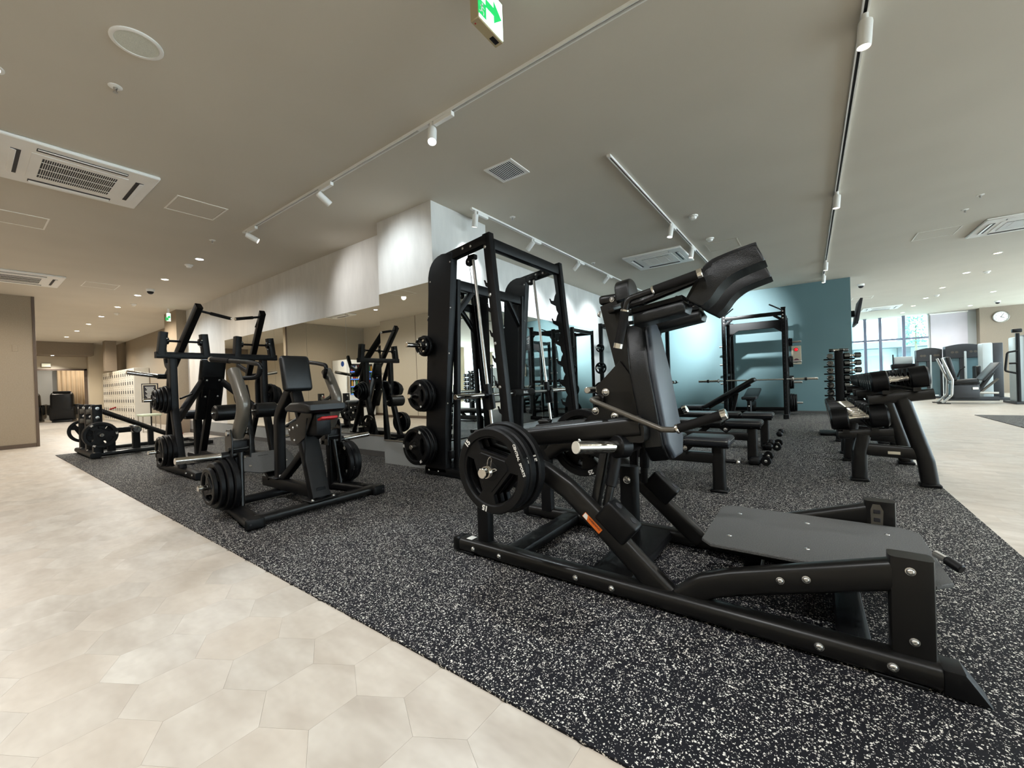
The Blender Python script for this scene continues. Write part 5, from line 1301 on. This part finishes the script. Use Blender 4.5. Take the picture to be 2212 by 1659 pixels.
# ================================================================== DUMBBELL RACKS
def dumbbell_parts(t, L, R, head, m='rubber', hm='chrome', num=None, big=True):
    """axis along local x"""
    key = (L, R, head, m, hm)
    if key not in _db:
        ch = R*0.16
        h = MB().lathe([(R*0.55, L/2 - head), (R - ch*0.5, L/2 - head), (R, L/2 - head + ch*0.6), (R, L/2 - ch), (R - ch, L/2), (R*0.5, L/2), (0, L/2 - 0.002)], (0,0,0), (1,0,0), 24).mesh('head', m)
        g = MB().lathe([(0.020, L/2 - head), (0.020, L/2 - head - 0.012), (0.0145, L/2 - head - 0.02), (0.0165, 0.0), (0.0145, -(L/2 - head - 0.02)), (0.020, -(L/2 - head - 0.012)), (0.020, -(L/2 - head))], (0,0,0), (1,0,0), 16).mesh('handle', hm)
        _db[key] = (h, g)
    h, g = _db[key]
    a = new_obj('head', h, t); b = new_obj('head', h, t); b.rotation_euler = (0, 0, PI); new_obj('handle', g, t)
    if num:
        for o in (a, b):
            q = new_obj('numeral', text_mesh(num, R*0.55, m='ink', bold=0.001), o); q.matrix_local = frame_mat((L/2 + 0.0005, 0, 0), (0, 1, 0), (1, 0, 0))
_db = {}
def db_rack(y0, y1, which):
    t = machine('dumbbell_rack', (0.50, (y0+y1)/2), which + ' two-tier black dumbbell rack along the edge of the rubber floor', 'rack', 'dumbbell racks')
    for y in (y0 + 0.12, y1 - 0.22):
        MB().beam([(0.755, y, 0.03), (0.735, y, 0.20), (0.605, y, 0.70)], 0.085, 0.105, 0.030, up=(1,0,0.2), bend=0.15, seg=3).build('rear_leg', 'satin', t)
        MB().beam([(0.330, y, 0.03), (0.335, y, 0.26), (0.36, y, 0.40)], 0.085, 0.105, 0.030, up=(1,0,0.2), bend=0.15, seg=3).build('front_leg', 'satin', t)
        MB().rbox((0.755, y, 0.014), (0.125, 0.10, 0.028), 0.008, 1).build('foot', 'rubber', t)
        MB().rbox((0.330, y, 0.014), (0.125, 0.10, 0.028), 0.008, 1).build('foot', 'rubber', t)
        MB().beam([(0.34, y, 0.275), (0.72, y, 0.255)], 0.06, 0.10, 0.020).build('cross_brace', 'satin', t)
        MB().beam([(0.20, y, 0.385), (0.55, y, 0.425)], 0.07, 0.07, 0.015).build('lower_bracket', 'satin', t)
        MB().beam([(0.40, y, 0.685), (0.79, y, 0.735)], 0.08, 0.085, 0.020).build('upper_bracket', 'satin', t)
    for x, z in ((0.245, 0.428), (0.43, 0.449)):
        MB().beam([(x, y0, z), (x, y1, z)], 0.045, 0.03, 0.006).build('lower_rail', 'satin', t)
    for x, z in ((0.50, 0.752), (0.68, 0.775)):
        MB().beam([(x, y0, z), (x, y1, z)], 0.045, 0.03, 0.006).build('upper_rail', 'satin', t)
    MB().rspan((0.51, y0 + 0.088, 0.245), (0.585, y0 + 0.090, 0.268), 0.0005, 1).build('maker_plate', 'panel', t)
    return t
db_rack(4.40, 5.72, 'nearer'); db_rack(5.82, 7.14, 'farther')
n = 0
for k, (ya, yb) in enumerate(((4.44, 5.68), (5.86, 7.10))):
    for i in range(6):
        y = ya + 0.09 + (yb - ya - 0.18) * i / 5
        for tier, (x, z, tilt) in enumerate(((0.335, 0.436, 0.112), (0.59, 0.760, 0.127))):
            R = (0.094 - 0.0022*n) if tier == 0 else (0.086 - 0.0024*n)
            t = thing('dumbbell', (x, y, z + R*0.92 + 0.028), ORD[n] + ' dumbbell from the near end on the ' + ('lower', 'upper')[tier] + ' tier of the dumbbell racks', 'dumbbell', 'rubber dumbbells on the two-tier racks')
            t.rotation_euler = (0, -tilt, 0); t.location.z += MAT_Z - 0.012
            dumbbell_parts(t, 0.385 - 0.006*n if tier == 0 else 0.355 - 0.007*n, round(R, 4), 0.125 - 0.004*n if tier == 0 else 0.115 - 0.004*n, num=str((40, 24)[tier] - 2*n))
        n += 1
# ---- vertical tower of small dumbbells
t = machine('dumbbell_tower', (0.37, 7.72), 'upright tower rack of small dumbbells behind the two-tier racks', 'rack')
MB().beam([(0.37, 7.72, 0.03), (0.37, 7.72, 1.22)], 0.11, 0.10, 0.012, up=(1,0,0)).build('column', 'black', t)
MB().rspan((0.12, 7.50, 0), (0.62, 7.94, 0.035), 0.012, 2).build('base', 'black', t)
for lv in range(7):
    z = 0.50 + lv*0.108
    for s in (-1, 1): MB().rbox((0.37 + s*0.115, 7.72, z - 0.035), (0.13, 0.12, 0.020), 0.004, 1).build('cradle', 'black', t)
M['gunmetal'] = mat('dark_chrome', '#5d6062', 0.16, 1.0, 0.03, 5)
for lv in range(7):
    z = 0.50 + lv*0.108; R = 0.047 - 0.0012*lv
    for s in (-1, 1):
        q = thing('dumbbell', (0.37 + (0.150 if s > 0 else -0.105), 7.72 - (0.0 if s > 0 else 0.02), z + R - 0.028 + MAT_Z), ORD[lv] + ' small chrome dumbbell from the bottom on the ' + ('left' if s < 0 else 'right') + ' side of the tower rack', 'dumbbell', 'small dumbbells on the tower rack')
        q.rotation_euler = (0, 0, PI/2 if s < 0 else 0.25)
        dumbbell_parts(q, 0.225 - 0.004*lv, round(R, 4), 0.068, 'gunmetal', 'chrome')
for i, (dx, dy) in enumerate(((-0.03, -0.05), (0.03, 0.03))):
    q = thing('dumbbell', (0.37 + dx, 7.72 + dy, 1.22 + 0.024 + MAT_Z), ('nearer', 'farther')[i] + ' of two tiny dumbbells lying on top of the tower rack', 'dumbbell', 'small dumbbells on the tower rack'); q.rotation_euler = (0, 0, 0.3*i)
    dumbbell_parts(q, 0.17, 0.0235, 0.05, 'gunmetal', 'chrome')

# ================================================================== MACHINES AT THE FAR RIGHT
M['shroud'] = mat('charcoal_shroud', '#2c2f33', 0.45, 0, 0.06, 6)
M['tint'] = mat('teal_grey_panel', '#5d7880', 0.25, 0, 0.05, 4)
M['pale'] = mat('pale_grey_shroud', '#b9c4c6', 0.4, 0, 0.03, 4)
def stack_machine(x0, x1, y, h, label, arch=True):
    t = machine('weight_stack_machine', ((x0+x1)/2, y), label, 'exercise machine', 'selector machines at the right', 0.0)
    w = x1 - x0; xc = (x0+x1)/2
    top = [(x0, h - 0.10)] + [(x0 + w*k/8, h - 0.06 + 0.06*math.sin(PI*k/8)) for k in range(9)] + [(x1, h - 0.10)]
    MB().prism([(x0, h - 0.42)] + top + [(x1, h - 0.42)], (0, y, 0), (1,0,0), (0,0,1), 0.30, 0.012, 1).build('hood', 'shroud', t)
    MB().rspan((x0, y - 0.13, 0.05), (x0 + 0.05, y + 0.13, h - 0.4), 0.008, 1).build('side_post', 'shroud', t)
    MB().rspan((x1 - 0.05, y - 0.13, 0.05), (x1, y + 0.13, h - 0.4), 0.008, 1).build('side_post', 'shroud', t)
    MB().rspan((xc - w*0.10, y - 0.14, 0.05), (xc + w*0.02, y + 0.13, h - 0.4), 0.008, 1).build('centre_post', 'shroud', t)
    MB().rspan((xc + w*0.02, y - 0.17, 0.3), (xc + w*0.09, y - 0.12, h - 0.22), 0.014, 2).build('guide_cover', 'pale', t)
    MB().span((x0 + 0.05, y - 0.10, 0.10), (xc - w*0.10, y - 0.09, h - 0.42)).build('panel', 'tint', t, None)
    MB().span((xc + w*0.09, y - 0.10, 0.10), (x1 - 0.05, y - 0.09, h - 0.42)).build('panel', 'tint', t, None)
    for k in (-0.30, -0.18, 0.22, 0.34):
        MB().lathe([(0.0, 0.0), (0.035, 0.0), (0.035, 0.003), (0.0, 0.004)], (xc + k*w, y - 0.152, h - 0.24), (0, -1, 0), 12).build('pictogram', 'grey', t)
    MB().rspan((x0 - 0.02, y - 0.3, 0.0), (x1 + 0.02, y + 0.2, 0.06), 0.01, 1).build('base', 'shroud', t)
    return t
stack_machine(2.76, 3.33, 18.0, 1.56, 'smaller of two dark weight stack machines before the roller blind')
stack_machine(3.36, 4.09, 17.8, 1.62, 'larger of two dark weight stack machines before the roller blind')
t = machine('weight_stack_machine', (3.95, 17.0), 'weight stack machine with pale grey shroud below the clock', 'exercise machine', 'selector machines at the right', 0.0)
MB().rspan((3.93, 16.9, 0.02), (4.13, 17.3, 1.58), 0.03, 2).build('pale_cover', 'pale', t)
MB().rspan((4.13, 16.95, 0.02), (4.33, 17.3, 1.57), 0.02, 2).build('dark_cover', 'shroud', t)
MB().rspan((3.85, 16.7, 0), (4.45, 17.5, 0.06), 0.01, 1).build('base', 'shroud', t)
MB().rbox((3.75, 16.6, 0.75), (0.10, 0.35, 0.40), 0.03, 2).build('seat_back', 'vinyl', t)
MB().rbox((3.60, 16.6, 0.48), (0.35, 0.35, 0.08), 0.03, 2).build('seat', 'vinyl', t)
MB().beam([(3.62, 16.6, 0.03), (3.62, 16.6, 0.45)], 0.08, 0.08, 0.01, up=(1,0,0)).build('seat_post', 'shroud', t)
# seated leg press, side on
t = machine('leg_press_machine', (3.35, 15.2), 'black seated leg press machine with grey side tubes on the right', 'exercise machine', None, 0.0)
for y in (15.0, 15.5):
    MB().tube([(2.78, y, 0.02), (2.95, y, 0.22), (2.97, y, 0.62), (2.79, y, 1.18)], 0.026, 12, 0.12).build('side_tube', 'steel', t)
    MB().rspan((2.68, y - 0.06, 0.0), (2.92, y + 0.06, 0.02), 0.005, 1).build('foot', 'rubber', t)
MB().rbox((2.96, 15.25, 0.90), (0.10, 0.46, 0.62), 0.035, 3, Matrix.Rotation(-0.20, 3, 'Y')).build('back_pad', 'vinyl', t)
MB().rbox((3.20, 15.25, 0.56), (0.46, 0.46, 0.11), 0.035, 3, Matrix.Rotation(-0.10, 3, 'Y')).build('seat', 'vinyl', t)
MB().rspan((3.0, 15.05, 0.14), (3.45, 15.45, 0.48), 0.03, 2).build('seat_housing', 'shroud', t)
MB().beam([(2.85, 15.25, 0.12), (3.80, 15.25, 0.12)], 0.14, 0.10, 0.02).build('base_beam', 'shroud', t)
MB().beam([(3.00, 15.25, 0.30), (3.80, 15.25, 0.26)], 0.06, 0.05, 0.01).build('slide_rail', 'steel', t)
MB().rbox((3.63, 15.25, 0.80), (0.05, 0.60, 0.52), 0.02, 2, Matrix.Rotation(0.60, 3, 'Y')).build('foot_plate', 'shroud', t)
MB().beam([(3.45, 15.25, 0.30), (3.70, 15.25, 0.78)], 0.09, 0.09, 0.02, up=(1,0,0)).build('push_arm', 'satin', t)
MB().tube([(3.05, 14.98, 0.68), (3.10, 14.96, 0.86), (3.18, 14.96, 0.94)], 0.016, 10, 0.05).build('hand_grip', 'black', t)
MB().beam([(3.50, 15.25, 0.28), (3.80, 15.25, 0.62)], 0.05, 0.05, 0.01).build('stay', 'grey', t)
MB().rspan((3.32, 15.03, 0.36), (3.42, 15.05, 0.42), 0.002, 1).build('instruction_label', 'ink', t)
# tall cable machine cut by the right edge
t = machine('cable_machine', (4.25, 15.3), 'tall pale and dark cable machine cut by the right edge', 'exercise machine', None, 0.0)
MB().rspan((4.04, 15.1, 0.03), (4.20, 15.5, 1.62), 0.03, 2).build('pale_cover', 'pale', t)
MB().rspan((4.20, 15.05, 0.03), (4.50, 15.55, 1.66), 0.03, 2).build('dark_cover', 'shroud', t)
MB().rspan((3.98, 14.88, 0), (4.70, 15.7, 0.06), 0.01, 1).build('base', 'shroud', t)
MB().beam([(4.06, 15.0, 0.05), (4.06, 15.0, 1.70)], 0.07, 0.06, 0.008, up=(1,0,0)).build('upright', 'black', t)
MB().rbox((4.05, 15.0, 1.76), (0.16, 0.10, 0.09), 0.02, 2).build('pulley_block', 'black', t)
MB().tube([(4.05, 14.95, 1.28), (3.88, 14.95, 1.25), (3.84, 14.95, 0.80), (4.02, 14.95, 0.74)], 0.022, 10, 0.06).build('handle_arm', 'black', t)
MB().tube([(4.02, 14.92, 0.98), (3.90, 14.92, 0.98)], 0.02, 10).build('hand_grip', 'foam', t)
# treadmill-like console machine before the windows
t = machine('treadmill', (2.55, 18.6), 'treadmill with grey console before the far windows', 'treadmill', None, 0.0)
MB().rspan((2.25, 18.5, 0.05), (2.85, 20.0, 0.20), 0.02, 2).build('deck', 'shroud', t)
for x in (2.30, 2.80): MB().beam([(x, 18.7, 0.15), (x, 18.55, 1.05)], 0.05, 0.07, 0.01, up=(1,0,0)).build('upright', 'black', t)
MB().rbox((2.55, 18.5, 1.02), (0.62, 0.14, 0.16), 0.03, 2).build('console_base', 'black', t)
MB().rbox((2.55, 18.52, 1.22), (0.46, 0.05, 0.24), 0.02, 2).build('console_screen', 'pale', t)
MB().beam([(2.30, 18.5, 1.05), (2.30, 19.0, 1.05)], 0.04, 0.04, 0.01).build('hand_rail', 'black', t)
MB().cyl((2.30, 18.5, 1.05), (2.30, 18.5, 1.42), 0.02, 10).build('post', 'shroud', t)
# clock
t = machine('wall_clock', (5.42, YG - 0.35), 'round white clock on the taupe column', 'clock', None, 0.0)
cc = Vector((5.37, YG - 0.35, 2.60))
MB().lathe([(0.195, 0.0), (0.195, 0.03), (0.182, 0.042), (0.172, 0.034), (0.172, 0.0)], cc, (0, -1, 0), 40).build('rim', 'steel', t)
fc = MB().lathe([(0.174, 0.020), (0.0, 0.020)], cc, (0, -1, 0), 40).build('dial', 'white', t)
for h in range(12):
    a = h*PI/6; letters(fc, 'numeral', str(h or 12), 0.042, cc + Vector((0.135*math.sin(a), -0.0215, 0.135*math.cos(a))), (1, 0, 0), (0, -1, 0), 'dark')
for a, L, w_ in ((2.1, 0.085, 0.012), (0.5, 0.125, 0.008)):
    d = Vector((math.sin(a), 0, math.cos(a))); MB().beam([cc + Vector((0, -0.026, 0)) - d*0.02, cc + Vector((0, -0.026, 0)) + d*L], w_, 0.003, 0.001, up=(0,1,0)).build('hand', 'dark', t)
# monitor on the end of the teal wall
t = machine('monitor', (0.85, 12.6), 'dark wall monitor seen edge-on behind the teal wall', 'monitor', None, 0.0)
MB().rbox((0.96, 12.5, 2.28), (0.05, 0.98, 0.58), 0.01, 2, Matrix.Rotation(0.16, 3, 'Y')).build('screen', 'dark', t)
MB().rspan((0.785, 12.4, 2.2), (0.91, 12.6, 2.34), 0.01, 1).build('wall_bracket', 'black', t)
# ================================================================== LEFT BACKGROUND
M['locker'] = mat('cream_locker_metal', '#efe7d6', 0.25, 0.0, 0.02, 3)
M['locker_side'] = mat('grey_locker_side', '#cfcdc5', 0.4, 0.0, 0.02, 3)
YL = 3.40
door_m = MB().rspan((0.003, -0.006, 0.003), (0.297, 0.006, 0.293), 0.003, 1).mesh('door', 'locker')
lock_m = MB().rspan((0.16, -0.016, 0.05), (0.215, -0.005, 0.165), 0.008, 1).mesh('lock', 'dark')
num_m = MB().rspan((0.165, -0.008, 0.20), (0.21, -0.006, 0.225), 0.001, 1).mesh('number_plate', 'dark')
for u in range(5):
    x1 = -17.65 - u*0.93; x0 = x1 - 0.92
    t = machine('locker_unit', (x0, YL), ORD[u] + ' block of cream lockers from the near end of the locker row', 'lockers', 'locker row in the corridor', 0.0)
    MB().rspan((x0, YL + 0.006, 0.0), (x1, 3.79, 1.84), 0.006, 1).build('body', 'locker_side', t)
    for c in range(3):
        for r_ in range(6):
            d = new_obj('door', door_m, t); d.location = (0.008 + c*0.302, 0, 0.06 + r_*0.296)
            new_obj('lock', lock_m, d); new_obj('number_plate', num_m, d)
# sign stand
t = machine('sign_stand', (-14.9, 3.17), 'framed dark notice board on a black pole beside the lockers', 'sign', None, 0.0)
nrm = Vector((0.80, -0.60, 0)); ux = Vector((0.60, 0.80, 0)); c0 = Vector((-14.75, 3.17, 1.0))
MB().prism([(-0.19, -0.26), (0.19, -0.26), (0.19, 0.26), (-0.19, 0.26)], c0, ux, (0,0,1), 0.02, 0.003, 1).build('frame', 'dark', t)
pb = MB().prism([(-0.165, -0.235), (0.165, -0.235), (0.165, 0.235), (-0.165, 0.235)], c0 + nrm*0.011, ux, (0,0,1), 0.003).build('gold_border', 'panel', t)
MB().prism([(-0.145, -0.215), (0.145, -0.215), (0.145, 0.215), (-0.145, 0.215)], c0 + nrm*0.0135, ux, (0,0,1), 0.003).build('notice', 'dark', pb)
tl = MB()
for k in range(9): tl.prism([(-0.10 + 0.02*(k % 3), 0.15 - k*0.036), (0.10 - 0.015*(k % 2), 0.15 - k*0.036), (0.10 - 0.015*(k % 2), 0.162 - k*0.036), (-0.10 + 0.02*(k % 3), 0.162 - k*0.036)], c0 + nrm*0.0155, ux, (0,0,1), 0.001)
tl.build('text_lines', 'ink', pb)
MB().cyl((-14.77, 3.18, 0.02), (-14.77, 3.18, 0.78), 0.016, 12).build('pole', 'black', t)
MB().lathe([(0.15, 0), (0.15, 0.01), (0.03, 0.025), (0, 0.025)], (-14.77, 3.18, 0), n=24).build('base', 'black', t)
# stool
t = machine('stool', (-13.75, 2.92), 'square stool with pale green seat and thin metal legs', 'stool', None, 0.0)
M['mint'] = mat('pale_green_vinyl', '#b9c4ae', 0.5, 0, 0.03, 4)
MB().rspan((-14.0, 2.72, 0.40), (-13.5, 3.12, 0.455), 0.02, 2).build('seat', 'mint', t)
for x in (-13.97, -13.53):
    for y in (2.75, 3.09): MB().cyl((x, y, 0.0), (x, y, 0.405), 0.012, 10).build('leg', 'steel', t)
for y in (2.75, 3.09): MB().cyl((-13.97, y, 0.12), (-13.53, y, 0.12), 0.008, 8).build('stretcher', 'steel', t)
# fire extinguisher on its red base
t = machine('fire_extinguisher', (-12.02, 3.02), 'red fire extinguisher standing on a red base near the pier', 'fire extinguisher', None, 0.0)
MB().lathe([(0.075, 0.03), (0.082, 0.05), (0.082, 0.36), (0.070, 0.41), (0.035, 0.44), (0.022, 0.45), (0.022, 0.47), (0, 0.47)], (-12.02, 3.02, 0), n=24).build('cylinder', 'red', t)
MB().rbox((-12.02, 3.02, 0.49), (0.04, 0.06, 0.04), 0.008, 1).build('valve', 'steel', t)
MB().beam([(-12.02, 3.02, 0.51), (-11.95, 2.99, 0.535)], 0.02, 0.012, 0.004).build('handle', 'dark', t)
MB().tube([(-12.00, 3.00, 0.49), (-11.91, 2.96, 0.45), (-11.92, 2.96, 0.24), (-11.94, 2.97, 0.14)], 0.012, 10, 0.06).build('hose', 'dark', t)
MB().span((-11.945, 2.99, 0.16), (-11.942, 3.05, 0.30)).build('label_sheet', 'ink', t, None)
MB().rspan((-12.13, 2.91, 0), (-11.91, 3.13, 0.03), 0.008, 1).build('stand', 'red', t)
# massage chairs
def massage_chair(x, y, rz, label):
    t = thing('massage_chair', (x, y, 0), label, 'massage chair', 'black massage chairs', rz)
    b = lambda mb, nm, m='vinyl': new_obj(nm, mb.mesh(nm, m), t)
    b(MB().prism([(-0.40, 0.10), (0.30, 0.06), (0.42, 0.30), (0.40, 0.62), (0.10, 0.66), (-0.30, 0.62), (-0.46, 0.35)], (0, 0, 0), (1,0,0), (0,0,1), 0.72, 0.08, 3), 'body')
    b(MB().prism([(0.05, 0.35), (0.38, 0.32), (0.47, 0.75), (0.44, 1.08), (0.30, 1.16), (0.14, 1.10), (0.02, 0.60)], (0, 0, 0), (1,0,0), (0,0,1), 0.62, 0.09, 3), 'shell_back')
    b(MB().rbox((0.26, 0, 1.17), (0.20, 0.48, 0.07), 0.03, 2), 'head_cushion')
    for s in (-1, 1): b(MB().prism([(-0.35, 0.30), (0.25, 0.28), (0.28, 0.68), (-0.25, 0.70), (-0.40, 0.50)], (0, s*0.36, 0), (1,0,0), (0,0,1), 0.13, 0.05, 3), 'arm_rest')
    b(MB().prism([(-0.75, 0.12), (-0.45, 0.16), (-0.40, 0.46), (-0.62, 0.50), (-0.80, 0.30)], (0, 0, 0), (1,0,0), (0,0,1), 0.50, 0.06, 3), 'leg_rest')
    b(MB().rspan((-0.45, -0.28, 0.0), (0.40, 0.28, 0.08), 0.02, 2), 'base')
    return t
massage_chair(-23.75, 2.50, -0.25, 'black massage chair nearest the opening at the corridor end')
massage_chair(-24.85, 1.72, -0.25, 'black massage chair half hidden behind the nearest one')
massage_chair(-25.9, 0.95, -0.25, 'farthest black massage chair in the massage room')
# curtain
t = machine('curtain', (-26.6, 3.1), 'pale pleated curtain at the back of the massage room', 'curtain', None, 0.0)
M['curtain'] = mat('cream_curtain', '#c9b69b', 0.8, 0, 0.04, 3)
mb = MB(); N = 60; vv = []
for i in range(N + 1):
    y = 2.62 + 0.85*i/N; x = -26.65 + 0.045*math.sin(i*PI/5)
    vv += [(x, y, 0.004), (x, y, 2.25)]
mb.add(vv, [(2*i, 2*i+1, 2*i+3, 2*i+2) for i in range(N)])
o = mb.build('fabric', 'curtain', t, 80)
sm = o.modifiers.new('thickness', 'SOLIDIFY'); sm.thickness = 0.004
MB().cyl((-26.65, 2.58, 2.27), (-26.65, 3.52, 2.27), 0.015, 10).build('rail', 'white', t)
# grey door leaf right of the curtain
o = struct(machine('door_1', (-26.7, 3.7), 'x', 'x', None, 0.0), 'grey door with glass strip beside the curtain'); del o['category']
MB().rspan((-26.80, 3.50, 0.0), (-26.76, 4.10, 2.10), 0.004, 1).build('leaf', 'locker_side', o)
MB().rspan((-26.765, 3.62, 0.3), (-26.755, 3.78, 1.9), 0.002, 1).build('pane', 'tint', o)
MB().cyl((-26.72, 3.56, 0.9), (-26.72, 3.56, 1.2), 0.012, 10).build('handle', 'steel', o)
# sign above the opening, wall plate on the left wall
t = machine('room_sign', (-22.68, 2.0), 'small pale sign above the massage room opening', 'sign', None, 0.0)
MB().rspan((-22.70, 1.86, 2.10), (-22.655, 2.10, 2.24), 0.004, 1).build('casing', 'panel', t)
M['sign_pale'] = mat('pale_sign_face', '#e6e2c6', 0.5, 0, 0.03, 40, emit='#e6e6c8', estr=0.25)
MB().span((-22.655, 1.875, 2.115), (-22.652, 2.085, 2.225)).build('sign_face', 'sign_pale', t, None)
t = machine('wall_plate', (-12.35, 0.69), 'small beige cover plate on the left wall', 'wall plate', None, 0.0)
MB().rspan((-12.352, 0.655, 1.87), (-12.343, 0.725, 2.0), 0.002, 1).build('cover', 'beige', t)
# ================================================================== BEHIND THE CAMERA, SEEN IN THE MIRRORS
t = machine('vending_machine', (-11.95, -0.98), 'white drinks vending machine reflected in the mirror behind the pull-down machine', 'vending machine', None, 0.0)
MB().rspan((-12.33, -1.50, 0.03), (-11.60, -0.46, 1.83), 0.012, 2).build('cabinet', 'white', t)
wd = MB().span((-11.605, -1.42, 0.72), (-11.592, -0.60, 1.70)).build('display_window', 'dark', t, None)
M['led_blue'] = mat('blue_price_strip', '#3d6fd0', 0.4, emit='#5a8cff', estr=0.8)
cols = [mat('can_red', '#a83228', 0.35), mat('can_amber', '#b98a35', 0.35), mat('can_blue', '#31539c', 0.35), mat('can_white', '#cfcfcc', 0.35), mat('can_green', '#3d7a4b', 0.35)]
cans = [MB().lathe([(0.022, 0), (0.028, 0.006), (0.028, 0.125), (0.014, 0.165), (0.014, 0.185), (0, 0.185)], n=12).mesh('bottle', c) for c in cols]
for r_ in range(4):
    z = 0.76 + r_*0.235
    MB().span((-11.592, -1.40, z - 0.030), (-11.586, -0.62, z - 0.006)).build('price_strip', 'led_blue', t, None)
    for k in range(10):
        b = new_obj('bottle', cans[(k*3 + r_*2 + (k//4)) % 5], t); b.location = (-11.57 + 11.95, -1.36 + k*0.078 + 0.98, z - 0.005)
MB().rspan((-11.60, -1.40, 0.30), (-11.585, -0.62, 0.50), 0.01, 1).build('delivery_door', 'dark', t)
MB().rspan((-11.60, -0.58, 0.8), (-11.588, -0.49, 1.3), 0.004, 1).build('coin_panel', 'steel', t)
M['blue'] = mat('blue_print', '#1f4a94', 0.5)
MB().cyl((-11.75, -0.462, 1.70), (-11.75, -0.457, 1.70), 0.085, 26).build('round_emblem', 'blue', t)
for x in (-12.2, -11.7):
    for y in (-1.4, -0.55): MB().cyl((x, y, 0), (x, y, 0.035), 0.025, 12).build('leg', 'steel', t)
